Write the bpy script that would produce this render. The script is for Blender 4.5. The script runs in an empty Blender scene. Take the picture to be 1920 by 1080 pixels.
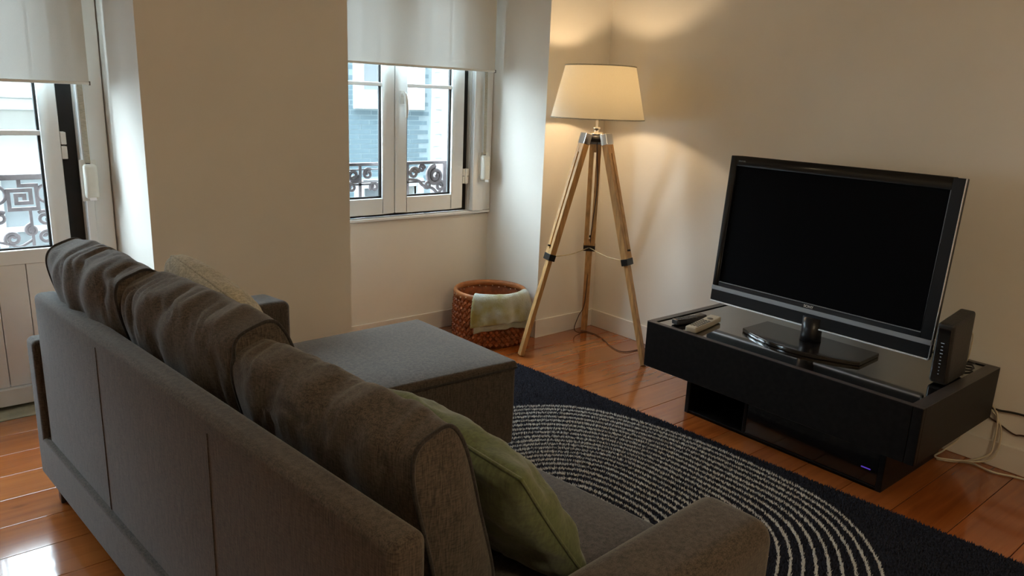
import bpy, bmesh, math, random
import numpy as np
from mathutils import Vector, Matrix, noise

random.seed(7); rng = np.random.default_rng(7)
scene = bpy.context.scene
COL = scene.collection

# ------------------------------------------------------------------ camera
cam_data = bpy.data.cameras.new('camera')
cam_data.sensor_width = 36.0
cam_data.lens = 26.315
cam_data.clip_start = 0.05
cam_data.clip_end = 200
cam = bpy.data.objects.new('camera', cam_data)
COL.objects.link(cam)
right = Vector((0.76842774, -0.63867662, 0.04013708))
down = Vector((-0.12864997, -0.21561701, -0.96796616))
fwd = Vector((0.62687159, 0.73864842, -0.24785182))
m = Matrix((right, -down, -fwd)).transposed().to_4x4()
m.translation = Vector((-3.381, -3.185, 1.400))
cam.matrix_world = m
scene.camera = cam

# ------------------------------------------------------------------ sky, exposure
SKY = 29.0
FILL_GLOW = 50.0          # glow of the added fill globe, unseen behind the camera
world = bpy.data.worlds.new('overcast_sky')
scene.world = world
world.use_nodes = True
bg = world.node_tree.nodes['Background']
bg.inputs['Color'].default_value = (0.78, 0.91, 1.05, 1)
bg.inputs['Strength'].default_value = SKY
scene.view_settings.view_transform = 'Standard'
scene.view_settings.look = 'None'
scene.view_settings.exposure = 0.0
scene.view_settings.gamma = 1.0
scene.view_settings.use_curve_mapping = False


def portal(name, loc, sx, sz):
    """sampling aid for the sky seen through one opening (gives no light itself)"""
    l = bpy.data.lights.new(name, 'AREA')
    l.shape = 'RECTANGLE'
    l.size, l.size_y = sx, sz
    l.cycles.is_portal = True
    o = bpy.data.objects.new(name, l)
    COL.objects.link(o)
    o.location = loc
    o.rotation_euler = (math.radians(-90), 0, 0)
    return o


portal('window_sky_portal', (-1.172, 0.60, 1.45), 1.02, 1.5)
portal('door_sky_portal', (-3.36, 0.60, 1.12), 1.22, 2.2)

# ------------------------------------------------------------------ materials
MATS = {}


def nodes_of(name):
    mt = bpy.data.materials.new(name)
    mt.use_nodes = True
    nt = mt.node_tree
    return mt, nt, nt.nodes['Principled BSDF']


def mat(name, col, rough=0.5, metal=0.0, spec=0.5, var=0.0, scale=8.0, bump=0.0, bscale=60.0,
        stretch=(1, 1, 1), coat=0.0, emit=None, estr=0.0, sheen=0.0, col2=None):
    mt, nt, b = nodes_of(name)
    b.inputs['Base Color'].default_value = (*col, 1)
    b.inputs['Roughness'].default_value = rough
    b.inputs['Metallic'].default_value = metal
    b.inputs['Specular IOR Level'].default_value = spec
    b.inputs['Coat Weight'].default_value = coat
    b.inputs['Sheen Weight'].default_value = sheen
    if emit:
        b.inputs['Emission Color'].default_value = (*emit, 1)
        b.inputs['Emission Strength'].default_value = estr
    tc = nt.nodes.new('ShaderNodeTexCoord')
    mp = nt.nodes.new('ShaderNodeMapping')
    mp.inputs['Scale'].default_value = stretch
    nt.links.new(tc.outputs['Object'], mp.inputs['Vector'])
    if var > 0 or col2:
        n = nt.nodes.new('ShaderNodeTexNoise')
        n.inputs['Scale'].default_value = scale
        n.inputs['Detail'].default_value = 5
        nt.links.new(mp.outputs['Vector'], n.inputs['Vector'])
        r = nt.nodes.new('ShaderNodeValToRGB')
        c2 = col2 if col2 else tuple(min(1, c * (1 + var)) for c in col)
        c1 = col if col2 else tuple(c * (1 - var) for c in col)
        r.color_ramp.elements[0].color = (*c1, 1)
        r.color_ramp.elements[1].color = (*c2, 1)
        r.color_ramp.elements[0].position = 0.35
        r.color_ramp.elements[1].position = 0.65
        nt.links.new(n.outputs['Fac'], r.inputs['Fac'])
        nt.links.new(r.outputs['Color'], b.inputs['Base Color'])
    if bump > 0:
        n2 = nt.nodes.new('ShaderNodeTexNoise')
        n2.inputs['Scale'].default_value = bscale
        n2.inputs['Detail'].default_value = 3
        nt.links.new(mp.outputs['Vector'], n2.inputs['Vector'])
        bp = nt.nodes.new('ShaderNodeBump')
        bp.inputs['Strength'].default_value = bump
        bp.inputs['Distance'].default_value = 0.01
        nt.links.new(n2.outputs['Fac'], bp.inputs['Height'])
        nt.links.new(bp.outputs['Normal'], b.inputs['Normal'])
    MATS[name] = mt
    return mt


def fabric(name, col, dark=0.55, light=1.35, axis=(420, 60, 60), rough=0.95, sheen=0.15):
    """woven cloth: fine threads in two directions plus a soft large mottle"""
    mt, nt, b = nodes_of(name)
    b.inputs['Roughness'].default_value = rough
    b.inputs['Specular IOR Level'].default_value = 0.2
    b.inputs['Sheen Weight'].default_value = sheen
    tc = nt.nodes.new('ShaderNodeTexCoord')
    fac = None
    for i, sc in enumerate(((axis[0], axis[0], axis[1]), (axis[0], axis[0], axis[1] * 0.4), (axis[2], axis[2], axis[0]))):
        mp = nt.nodes.new('ShaderNodeMapping')
        mp.inputs['Scale'].default_value = sc
        n = nt.nodes.new('ShaderNodeTexNoise')
        n.inputs['Scale'].default_value = 1.0
        n.inputs['Detail'].default_value = 1
        nt.links.new(tc.outputs['Object'], mp.inputs['Vector'])
        nt.links.new(mp.outputs['Vector'], n.inputs['Vector'])
        if fac is None:
            fac = n.outputs['Fac']
        else:
            a = nt.nodes.new('ShaderNodeMath')
            a.operation = 'ADD'
            nt.links.new(fac, a.inputs[0])
            nt.links.new(n.outputs['Fac'], a.inputs[1])
            fac = a.outputs[0]
    d = nt.nodes.new('ShaderNodeMath')
    d.operation = 'DIVIDE'
    d.inputs[1].default_value = 3.0
    nt.links.new(fac, d.inputs[0])
    r = nt.nodes.new('ShaderNodeValToRGB')
    r.color_ramp.elements[0].position = 0.38
    r.color_ramp.elements[1].position = 0.62
    r.color_ramp.elements[0].color = (*[c * dark for c in col], 1)
    r.color_ramp.elements[1].color = (*[c * light for c in col], 1)
    nt.links.new(d.outputs[0], r.inputs['Fac'])
    nt.links.new(r.outputs['Color'], b.inputs['Base Color'])
    bp = nt.nodes.new('ShaderNodeBump')
    bp.inputs['Strength'].default_value = 0.35
    bp.inputs['Distance'].default_value = 0.002
    nt.links.new(d.outputs[0], bp.inputs['Height'])
    nt.links.new(bp.outputs['Normal'], b.inputs['Normal'])
    MATS[name] = mt
    return mt


def plank_material():
    mt, nt, b = nodes_of('varnished_pine')
    L = nt.links.new
    tc = nt.nodes.new('ShaderNodeTexCoord')
    oi = nt.nodes.new('ShaderNodeObjectInfo')
    mul = nt.nodes.new('ShaderNodeVectorMath')
    mul.operation = 'SCALE'
    mul.inputs['Scale'].default_value = 37.0
    cmb = nt.nodes.new('ShaderNodeCombineXYZ')
    for k in range(3):
        L(oi.outputs['Random'], cmb.inputs[k])
    L(cmb.outputs[0], mul.inputs[0])
    add = nt.nodes.new('ShaderNodeVectorMath')
    add.operation = 'ADD'
    L(tc.outputs['Object'], add.inputs[0])
    L(mul.outputs[0], add.inputs[1])
    # grain lines along the board
    mp = nt.nodes.new('ShaderNodeMapping')
    mp.inputs['Scale'].default_value = (1.1, 16, 16)
    L(add.outputs[0], mp.inputs['Vector'])
    n1 = nt.nodes.new('ShaderNodeTexNoise')
    n1.inputs['Scale'].default_value = 1.6
    n1.inputs['Detail'].default_value = 6
    n1.inputs['Distortion'].default_value = 0.9
    L(mp.outputs[0], n1.inputs['Vector'])
    r1 = nt.nodes.new('ShaderNodeValToRGB')
    e = r1.color_ramp.elements
    e[0].position, e[0].color = 0.25, (0.245, 0.054, 0.010, 1)
    e[1].position, e[1].color = 0.75, (0.42, 0.120, 0.024, 1)
    x = e.new(0.50)
    x.color = (0.345, 0.086, 0.016, 1)
    L(n1.outputs['Fac'], r1.inputs['Fac'])
    # per-board tone
    tone = nt.nodes.new('ShaderNodeMapRange')
    tone.inputs['To Min'].default_value = 0.86
    tone.inputs['To Max'].default_value = 1.10
    L(oi.outputs['Random'], tone.inputs['Value'])
    # some boards are paler and more yellow than their neighbours
    wn = nt.nodes.new('ShaderNodeTexWhiteNoise')
    wn.noise_dimensions = '1D'
    L(oi.outputs['Random'], wn.inputs['W'])
    hm = nt.nodes.new('ShaderNodeMapRange')
    hm.inputs['To Min'].default_value = 0.0
    hm.inputs['To Max'].default_value = 0.32
    L(wn.outputs['Value'], hm.inputs['Value'])
    hx = nt.nodes.new('ShaderNodeMix')
    hx.data_type = 'RGBA'
    L(hm.outputs[0], hx.inputs['Factor'])
    L(r1.outputs['Color'], hx.inputs[6])
    hx.inputs[7].default_value = (0.40, 0.165, 0.048, 1)
    mx = nt.nodes.new('ShaderNodeVectorMath')
    mx.operation = 'SCALE'
    L(hx.outputs[2], mx.inputs[0])
    L(tone.outputs[0], mx.inputs['Scale'])
    # knots and scuffs
    mp2 = nt.nodes.new('ShaderNodeMapping')
    mp2.inputs['Scale'].default_value = (1.5, 4.0, 1.0)
    L(add.outputs[0], mp2.inputs['Vector'])
    v = nt.nodes.new('ShaderNodeTexVoronoi')
    v.inputs['Scale'].default_value = 1.0
    L(mp2.outputs[0], v.inputs['Vector'])
    r2 = nt.nodes.new('ShaderNodeValToRGB')
    r2.color_ramp.elements[0].position = 0.02
    r2.color_ramp.elements[0].color = (0.12, 0.10, 0.10, 1)
    r2.color_ramp.elements[1].position = 0.07
    r2.color_ramp.elements[1].color = (1, 1, 1, 1)
    L(v.outputs['Distance'], r2.inputs['Fac'])
    mm = nt.nodes.new('ShaderNodeVectorMath')
    mm.operation = 'MULTIPLY'
    L(mx.outputs[0], mm.inputs[0])
    L(r2.outputs['Color'], mm.inputs[1])
    L(mm.outputs[0], b.inputs['Base Color'])
    # worn varnish: uneven gloss
    n3 = nt.nodes.new('ShaderNodeTexNoise')
    n3.inputs['Scale'].default_value = 3.0
    n3.inputs['Detail'].default_value = 4
    L(add.outputs[0], n3.inputs['Vector'])
    rr = nt.nodes.new('ShaderNodeMapRange')
    rr.inputs['To Min'].default_value = 0.07
    rr.inputs['To Max'].default_value = 0.19
    L(n3.outputs['Fac'], rr.inputs['Value'])
    L(rr.outputs[0], b.inputs['Roughness'])
    b.inputs['Specular IOR Level'].default_value = 0.6
    b.inputs['Coat Weight'].default_value = 0.8
    b.inputs['Coat Roughness'].default_value = 0.06
    MATS['varnished_pine'] = mt


def glass_material():
    mt = bpy.data.materials.new('window_glass')
    mt.use_nodes = True
    nt = mt.node_tree
    nt.nodes.remove(nt.nodes['Principled BSDF'])
    out = nt.nodes['Material Output']
    t = nt.nodes.new('ShaderNodeBsdfTransparent')
    t.inputs['Color'].default_value = (0.93, 0.97, 0.96, 1)
    g = nt.nodes.new('ShaderNodeBsdfGlossy')
    g.inputs['Roughness'].default_value = 0.02
    lw = nt.nodes.new('ShaderNodeLayerWeight')          # Schlick reflectance, same from both sides of the pane
    pw = nt.nodes.new('ShaderNodeMath')
    pw.operation = 'POWER'
    pw.inputs[1].default_value = 5.0
    nt.links.new(lw.outputs['Facing'], pw.inputs[0])
    f = nt.nodes.new('ShaderNodeMapRange')
    f.inputs['To Min'].default_value = 0.03
    f.inputs['To Max'].default_value = 0.9
    nt.links.new(pw.outputs[0], f.inputs['Value'])
    mx = nt.nodes.new('ShaderNodeMixShader')
    nt.links.new(f.outputs[0], mx.inputs[0])
    nt.links.new(t.outputs[0], mx.inputs[1])
    nt.links.new(g.outputs[0], mx.inputs[2])
    nt.links.new(mx.outputs[0], out.inputs['Surface'])
    MATS['glass'] = mt


def translucent_material(name, col, tcol, fac, weave=900.0, sheer=0.0):
    mt = bpy.data.materials.new(name)
    mt.use_nodes = True
    nt = mt.node_tree
    nt.nodes.remove(nt.nodes['Principled BSDF'])
    out = nt.nodes['Material Output']
    d = nt.nodes.new('ShaderNodeBsdfDiffuse')
    t = nt.nodes.new('ShaderNodeBsdfTranslucent')
    tc = nt.nodes.new('ShaderNodeTexCoord')
    n = nt.nodes.new('ShaderNodeTexNoise')
    n.inputs['Scale'].default_value = weave
    nt.links.new(tc.outputs['Object'], n.inputs['Vector'])
    for node, c in ((d, col), (t, tcol)):
        r = nt.nodes.new('ShaderNodeValToRGB')
        r.color_ramp.elements[0].color = (*[k * 0.88 for k in c], 1)
        r.color_ramp.elements[1].color = (*[min(1, k * 1.06) for k in c], 1)
        nt.links.new(n.outputs['Fac'], r.inputs['Fac'])
        nt.links.new(r.outputs['Color'], node.inputs['Color'])
    mx = nt.nodes.new('ShaderNodeMixShader')
    mx.inputs[0].default_value = fac
    nt.links.new(d.outputs[0], mx.inputs[1])
    nt.links.new(t.outputs[0], mx.inputs[2])
    if sheer > 0:                                   # open weave: a little of the view comes straight through
        tr = nt.nodes.new('ShaderNodeBsdfTransparent')
        m2 = nt.nodes.new('ShaderNodeMixShader')
        m2.inputs[0].default_value = sheer
        nt.links.new(mx.outputs[0], m2.inputs[1])
        nt.links.new(tr.outputs[0], m2.inputs[2])
        mx = m2
    nt.links.new(mx.outputs[0], out.inputs['Surface'])
    MATS[name] = mt


def emission_material(name, col, strength):
    mt = bpy.data.materials.new(name)
    mt.use_nodes = True
    nt = mt.node_tree
    nt.nodes.remove(nt.nodes['Principled BSDF'])
    e = nt.nodes.new('ShaderNodeEmission')
    e.inputs['Color'].default_value = (*col, 1)
    e.inputs['Strength'].default_value = strength
    nt.links.new(e.outputs[0], nt.nodes['Material Output'].inputs['Surface'])
    MATS[name] = mt


mat('wall_paint', (0.80, 0.765, 0.70), 0.75, spec=0.3, var=0.02, scale=2.5, bump=0.06, bscale=35)
mat('ceiling_paint', (0.80, 0.77, 0.72), 0.85, spec=0.2, var=0.02, scale=2)
mat('back_wall_paint', (0.78, 0.73, 0.64), 0.8, spec=0.2, var=0.02, scale=2)
mat('baseboard_paint', (0.78, 0.74, 0.68), 0.45, spec=0.4, var=0.03, scale=5)
mat('white_lacquer', (0.86, 0.88, 0.88), 0.35, spec=0.45, var=0.02, scale=6)
mat('white_plastic', (0.80, 0.80, 0.76), 0.35, spec=0.45, var=0.02, scale=20)
mat('cream_plastic', (0.74, 0.72, 0.64), 0.4, spec=0.45, var=0.03, scale=20)
mat('dark_rubber', (0.018, 0.017, 0.017), 0.6, spec=0.3, var=0.2, scale=12)
mat('strap_webbing', (0.45, 0.42, 0.34), 0.9, spec=0.1, var=0.15, scale=60, stretch=(1, 1, 6))
mat('stone', (0.42, 0.38, 0.26), 0.65, var=0.18, scale=14, bump=0.2, bscale=50)
mat('subfloor', (0.05, 0.025, 0.012), 0.9, var=0.2)
plank_material()
glass_material()
translucent_material('blind_cloth', (0.72, 0.72, 0.68), (0.78, 0.79, 0.75), 0.055, 700, sheer=0.035)
translucent_material('shade_linen', (0.86, 0.80, 0.68), (0.92, 0.80, 0.54), 0.14, 500)
mat('wrought_iron', (0.13, 0.10, 0.10), 0.6, metal=0.0, var=0.25, scale=25)
fabric('sofa_cloth', (0.072, 0.056, 0.043), 0.45, 1.5, axis=(430, 45, 90), sheen=0.25)
fabric('sofa_piping', (0.036, 0.030, 0.027))
fabric('green_velvet', (0.105, 0.125, 0.045), 0.75, 1.2, (160, 50, 50), 0.85, 0.35)
fabric('beige_knit', (0.46, 0.41, 0.30), 0.7, 1.2, (220, 60, 60))
mat('towel_cloth', (0.50, 0.56, 0.55), 0.95, spec=0.1, col2=(0.33, 0.30, 0.10), scale=7.0, bump=0.5, bscale=220, sheen=0.3)
mat('towel_inner', (0.40, 0.42, 0.34), 0.95, spec=0.1, var=0.15, scale=9, bump=0.5, bscale=220)
mat('rug_navy', (0.020, 0.021, 0.030), 0.95, spec=0.1, var=0.5, scale=160)
mat('rug_white', (0.60, 0.58, 0.54), 0.95, spec=0.1, var=0.12, scale=160)
mat('rug_backing', (0.012, 0.012, 0.016), 0.95, spec=0.1, var=0.2, scale=50)
mat('oak', (0.50, 0.29, 0.115), 0.42, spec=0.4, var=0.22, scale=9, stretch=(8, 8, 0.7), bump=0.05, bscale=30)
mat('chrome', (0.80, 0.79, 0.77), 0.14, metal=1.0, var=0.04, scale=10)
mat('black_metal', (0.02, 0.02, 0.02), 0.4, metal=0.5, var=0.1, scale=10)
mat('brass_cord', (0.55, 0.46, 0.28), 0.4, metal=0.6, var=0.1, scale=40)
mat('cord_black', (0.015, 0.012, 0.010), 0.5, var=0.1, scale=40)
mat('cord_brown', (0.05, 0.022, 0.012), 0.5, var=0.1, scale=40)
mat('cord_beige', (0.55, 0.48, 0.36), 0.5, var=0.08, scale=40)
mat('basket_reed', (0.27, 0.075, 0.020), 0.5, spec=0.35, var=0.30, scale=26, bump=0.15, bscale=90)
mat('basket_rim', (0.36, 0.135, 0.045), 0.5, spec=0.4, var=0.25, scale=20, stretch=(1, 1, 4))
mat('basket_stud', (0.70, 0.50, 0.33), 0.4, var=0.1, scale=20)
mat('black_veneer', (0.008, 0.007, 0.007), 0.45, spec=0.16, var=0.25, scale=6, stretch=(1, 8, 8), bump=0.04, bscale=40)
mat('black_edge', (0.050, 0.043, 0.043), 0.35, spec=0.5, var=0.2, scale=9, stretch=(1, 8, 8))
mat('glass_top', (0.36, 0.36, 0.35), 0.07, metal=1.0, var=0.03, scale=4)
mat('gloss_black', (0.010, 0.009, 0.009), 0.12, spec=0.75, var=0.05, scale=4)
mat('tv_bezel', (0.012, 0.013, 0.016), 0.30, spec=0.3, var=0.05, scale=4)
mat('tv_screen', (0.003, 0.003, 0.004), 0.55, spec=0.03, var=0.05, scale=3)
mat('tv_strip', (0.34, 0.36, 0.39), 0.40, metal=0.6, var=0.05, scale=6)
mat('silver', (0.92, 0.92, 0.95), 0.38, metal=0.9, var=0.04, scale=8)
mat('silver_plastic', (0.50, 0.45, 0.36), 0.42, metal=0.2, var=0.06, scale=18)
mat('dark_plastic', (0.022, 0.018, 0.018), 0.35, var=0.15, scale=20)
mat('button_rubber', (0.12, 0.11, 0.10), 0.6, var=0.1, scale=20)
mat('router_black', (0.012, 0.012, 0.012), 0.45, var=0.2, scale=40, bump=0.2, bscale=160)
mat('print_white', (0.75, 0.75, 0.75), 0.4, var=0.03)
mat('print_grey', (0.10, 0.11, 0.12), 0.4, var=0.03)
mat('facade_grout', (0.44, 0.53, 0.56), 0.8, var=0.05, scale=5)
mat('facade_blue', (0.25, 0.34, 0.38), 0.45, spec=0.4, var=0.06, scale=3.0)
mat('facade_white', (0.84, 0.84, 0.82), 0.8, var=0.05, scale=3, bump=0.2, bscale=15)
mat('facade_pale', (0.62, 0.61, 0.57), 0.8, var=0.08, scale=1.5, bump=0.1, bscale=10)
mat('facade_glass', (0.45, 0.48, 0.50), 0.25, spec=0.5, var=0.1, scale=2)
mat('street_front', (0.035, 0.034, 0.033), 0.85, var=0.1, scale=2)  # dark so the unseen street front bounces little light across the street
mat('asphalt', (0.045, 0.045, 0.045), 0.9, var=0.2, scale=8)
emission_material('fill_globe_glow', (1.0, 0.81, 0.52), FILL_GLOW)  # emission of the added fill globe
emission_material('bulb_glow', (1.0, 0.66, 0.33), 30.0)
emission_material('led_white', (0.8, 0.9, 1.0), 0.22)
emission_material('led_violet', (0.22, 0.10, 1.0), 0.4)

# ------------------------------------------------------------------ mesh helpers


class MB:
    """collects geometry in world coordinates; build() links it as ONE mesh object"""

    def __init__(self):
        self.v, self.f = [], []

    def add(self, vs, fs):
        o = len(self.v)
        self.v += [tuple(p) for p in vs]
        self.f += [tuple(i + o for i in f) for f in fs]
        return self

    def box(self, x0, x1, y0, y1, z0, z1):
        return self.prism([(x0, y0), (x1, y0), (x1, y1), (x0, y1)], z0, z1)

    def prism(self, plan, z0, z1):
        n = len(plan)
        area = sum(plan[i][0] * plan[(i + 1) % n][1] - plan[(i + 1) % n][0] * plan[i][1] for i in range(n))
        if area < 0:
            plan = plan[::-1]
        vs = [(x, y, z0) for x, y in plan] + [(x, y, z1) for x, y in plan]
        fs = [tuple(range(n - 1, -1, -1)), tuple(range(n, 2 * n))]
        fs += [(i, (i + 1) % n, n + (i + 1) % n, n + i) for i in range(n)]
        return self.add(vs, fs)

    def obox(self, c, ax, ay, az):
        """box with half axes ax, ay, az (vectors)"""
        c, ax, ay, az = map(Vector, (c, ax, ay, az))
        vs = [c + sx * ax + sy * ay + sz * az for sz in (-1, 1) for sx, sy in ((-1, -1), (1, -1), (1, 1), (-1, 1))]
        fs = [(3, 2, 1, 0), (4, 5, 6, 7), (0, 1, 5, 4), (1, 2, 6, 5), (2, 3, 7, 6), (3, 0, 4, 7)]
        if ax.cross(ay).dot(az) < 0:
            fs = [f[::-1] for f in fs]
        return self.add(vs, fs)

    def tube(self, pts, r, n=8, closed=False, caps=True):
        pts = [Vector(p) for p in pts]
        k = len(pts)
        rs = r if isinstance(r, (list, tuple)) else [r] * k
        t0 = None
        rings = []
        for i, p in enumerate(pts):
            a = pts[(i - 1) % k] if (closed or i > 0) else p
            b = pts[(i + 1) % k] if (closed or i < k - 1) else p
            t = (b - a)
            if t.length < 1e-9:
                t = Vector((0, 0, 1))
            t.normalize()
            if t0 is None:
                ref = Vector((0, 0, 1)) if abs(t.z) < 0.9 else Vector((1, 0, 0))
                u = t.cross(ref).normalized()
            else:
                u = (u - t * u.dot(t))
                u = u.normalized() if u.length > 1e-6 else t.cross(Vector((0, 0, 1))).normalized()
            t0 = t
            w = t.cross(u)
            rings.append([p + rs[i] * (math.cos(2 * math.pi * j / n) * u + math.sin(2 * math.pi * j / n) * w) for j in range(n)])
        vs = [q for rg in rings for q in rg]
        fs = []
        for i in range(k if closed else k - 1):
            for j in range(n):
                a, b2 = i * n + j, i * n + (j + 1) % n
                c, d = ((i + 1) % k) * n + (j + 1) % n, ((i + 1) % k) * n + j
                fs.append((a, b2, c, d))
        if caps and not closed:
            fs.append(tuple(range(n - 1, -1, -1)))
            fs.append(tuple((k - 1) * n + j for j in range(n)))
        return self.add(vs, fs)

    def lathe(self, c, prof, n=40, closed=False):
        """profile [(radius, z)] around the vertical through c"""
        k = len(prof)
        vs = [(c[0] + r * math.cos(2 * math.pi * j / n), c[1] + r * math.sin(2 * math.pi * j / n), c[2] + z)
              for r, z in prof for j in range(n)]
        fs = []
        for i in range(k if closed else k - 1):
            for j in range(n):
                a, b = i * n + j, i * n + (j + 1) % n
                i2 = (i + 1) % k
                fs.append((a, b, i2 * n + (j + 1) % n, i2 * n + j))
        if not closed:
            if prof[0][0] > 1e-6:
                fs.append(tuple(range(n - 1, -1, -1)))
            if prof[-1][0] > 1e-6:
                fs.append(tuple((k - 1) * n + j for j in range(n)))
        return self.add(vs, fs)

    def build(self, name, material, parent=None, smooth=False, bevel=0.0, segs=2, weld=False):
        off = Vector((0, 0, 0))
        if parent is not None:
            r = parent
            while r.parent:
                r = r.parent
            off = r.location
        me = bpy.data.meshes.new(name)
        me.from_pydata([(p[0] - off.x, p[1] - off.y, p[2] - off.z) for p in self.v], [], self.f)
        if bevel > 0 or weld:
            bm = bmesh.new()
            bm.from_mesh(me)
            bmesh.ops.remove_doubles(bm, verts=bm.verts, dist=1e-5)
            if bevel > 0:
                es = [e for e in bm.edges if e.is_manifold and e.calc_face_angle(0) > 0.6]
                bmesh.ops.bevel(bm, geom=es, offset=bevel, segments=segs, affect='EDGES', profile=0.5, clamp_overlap=True)
            bm.to_mesh(me)
            bm.free()
        me.update()
        if smooth:
            for p in me.polygons:
                p.use_smooth = True
        elif bevel > 0:
            me.shade_smooth() if hasattr(me, 'shade_smooth') else None
            try:
                me.set_sharp_from_angle(angle=math.radians(50))
            except Exception:
                pass
        me.materials.append(MATS[material] if isinstance(material, str) else material)
        o = bpy.data.objects.new(name, me)
        COL.objects.link(o)
        if bevel > 0 and not smooth:
            wn_ = o.modifiers.new('face_weighted_normals', 'WEIGHTED_NORMAL')
            wn_.weight = 100
            wn_.keep_sharp = True
        if parent is not None:
            o.parent = parent
        return o


def thing(name, label, cat, loc=(0, 0, 0), group=None, kind=None):
    o = bpy.data.objects.new(name, None)
    COL.objects.link(o)
    o.empty_display_size = 0.1
    o.location = loc
    if label:
        o['label'] = label
    if cat:
        o['category'] = cat
    if group:
        o['group'] = group
    if kind:
        o['kind'] = kind
    return o


def tag(o, label=None, cat=None, group=None, kind=None):
    for k, v in (('label', label), ('category', cat), ('group', group), ('kind', kind)):
        if v:
            o[k] = v
    return o


def struct(o):
    o['kind'] = 'structure'
    return o


def lerp(a, b, t):
    return a + (b - a) * t


def grid_coords(h, r, n):
    """coordinates from -h to h, dense inside the rounding zones"""
    a = [-h + r * k / 4 for k in range(5)]
    mid = [lerp(-h + r, h - r, k / n) for k in range(1, n)]
    return a + mid + [-q for q in a[::-1]]


def rounded(hx, hy, hz, r, nx=10, ny=10, nz=4):
    """rounded box, centred: (verts, faces, unit coords)"""
    X, Y, Z = grid_coords(hx, r, nx), grid_coords(hy, r, ny), grid_coords(hz, r, nz)
    idx, vs, un, fs = {}, [], [], []

    def vert(i, j, k):
        key = (i, j, k)
        if key not in idx:
            p = Vector((X[i], Y[j], Z[k]))
            q = Vector((max(-hx + r, min(hx - r, p.x)), max(-hy + r, min(hy - r, p.y)), max(-hz + r, min(hz - r, p.z))))
            d = p - q
            if d.length > 1e-9:
                mxd = max(abs(d.x), abs(d.y), abs(d.z))
                d = d.normalized() * mxd
            idx[key] = len(vs)
            vs.append(q + d)
            un.append((X[i] / hx, Y[j] / hy, Z[k] / hz))
        return idx[key]
    I, J, K = len(X) - 1, len(Y) - 1, len(Z) - 1
    for i in range(I):
        for j in range(J):
            fs.append((vert(i, j, 0), vert(i, j + 1, 0), vert(i + 1, j + 1, 0), vert(i + 1, j, 0)))
            fs.append((vert(i, j, K), vert(i + 1, j, K), vert(i + 1, j + 1, K), vert(i, j + 1, K)))
    for i in range(I):
        for k in range(K):
            fs.append((vert(i, 0, k), vert(i + 1, 0, k), vert(i + 1, 0, k + 1), vert(i, 0, k + 1)))
            fs.append((vert(i, J, k), vert(i, J, k + 1), vert(i + 1, J, k + 1), vert(i + 1, J, k)))
    for j in range(J):
        for k in range(K):
            fs.append((vert(0, j, k), vert(0, j, k + 1), vert(0, j + 1, k + 1), vert(0, j + 1, k)))
            fs.append((vert(I, j, k), vert(I, j + 1, k), vert(I, j + 1, k + 1), vert(I, j, k + 1)))
    return vs, fs, un


def soft_block(plan, z0, z1, r, crown=0.0, dz=(0, 0, 0, 0), puff=0.0, wr=0.0, seed=0):
    """upholstered block over a plan quad (a,b,c,d in order: x- y-, x+ y-, x+ y+, x- y+), z1 + dz at corners"""
    a, b, c, d = [Vector(p) for p in plan]
    lx = ((b - a).length + (c - d).length) / 2
    ly = ((d - a).length + (c - b).length) / 2
    h = (z1 - z0)
    vs, fs, un = rounded(lx / 2, ly / 2, h / 2, r, 14, 14, 6)
    out = []
    for p, u in zip(vs, un):
        s, t = p.x / lx + 0.5, p.y / ly + 0.5
        w = (p.z / h + 0.5)
        sx, ty = 2 * s - 1, 2 * t - 1
        if puff:
            bx = puff * (1 - ty * ty) * (1 - (2 * w - 1) ** 2)
            by = puff * (1 - sx * sx) * (1 - (2 * w - 1) ** 2)
            s += bx * (sx if abs(sx) > 0.6 else 0) / lx
            t += by * (ty if abs(ty) > 0.6 else 0) / ly
        q = a * (1 - s) * (1 - t) + b * s * (1 - t) + c * s * t + d * (1 - s) * t
        e = dz[0] * (1 - s) * (1 - t) + dz[1] * s * (1 - t) + dz[2] * s * t + dz[3] * (1 - s) * t
        z = z0 + w * (h + e)
        z += crown * max(0, 1 - sx ** 4) * max(0, 1 - ty ** 4) * (w ** 3)
        if wr:
            k = noise.noise(Vector((q.x * 5 + seed, q.y * 5, z * 5)))
            z += wr * k * (w ** 2)
        out.append((q.x, q.y, z))
    return MB().add(out, fs)


def bez(pts, n=12):
    """Catmull-Rom through the points"""
    P = [Vector(p) for p in pts]
    P = [2 * P[0] - P[1]] + P + [2 * P[-1] - P[-2]]
    out = []
    for i in range(1, len(P) - 2):
        for k in range(n):
            t = k / n
            p0, p1, p2, p3 = P[i - 1], P[i], P[i + 1], P[i + 2]
            out.append(0.5 * ((2 * p1) + (p2 - p0) * t + (2 * p0 - 5 * p1 + 4 * p2 - p3) * t * t + (3 * p1 - p0 - 3 * p2 + p3) * t ** 3))
    out.append(P[-2])
    return out

# ------------------------------------------------------------------ room shell
NX_R = -0.481          # right edge of the window niche (front), jambs splay a little
OWN_FACADE_TOP = 18.0  # unseen height, chosen to cut sky light on the houses opposite
w = MB()
w.prism([(NX_R, 0), (0.15, 0), (0.15, 0.58), (-0.505, 0.58), (-0.505, 0.47)], -0.3, 2.5)
w.prism([(-2.583, 0), (-1.703, 0), (-1.690, 0.58), (-2.615, 0.58), (-2.615, 0.47)], -0.3, 2.5)
w.prism([(-7.0, 0), (-4.137, 0), (-4.105, 0.47), (-4.105, 0.58), (-7.0, 0.58)], -0.3, 2.5)
w.box(-7.0, 0.15, 0.0, 0.58, 2.5, 2.95)                       # lintels over both niches
w.box(-1.703, -0.505, 0.47, 0.58, -0.3, 0.696)                # parapet under the window
w.box(-0.655, -0.500, 0.47, 0.58, 0.69, 2.5)
w.box(-1.703, -0.655, 0.47, 0.58, 2.12, 2.5)
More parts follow.
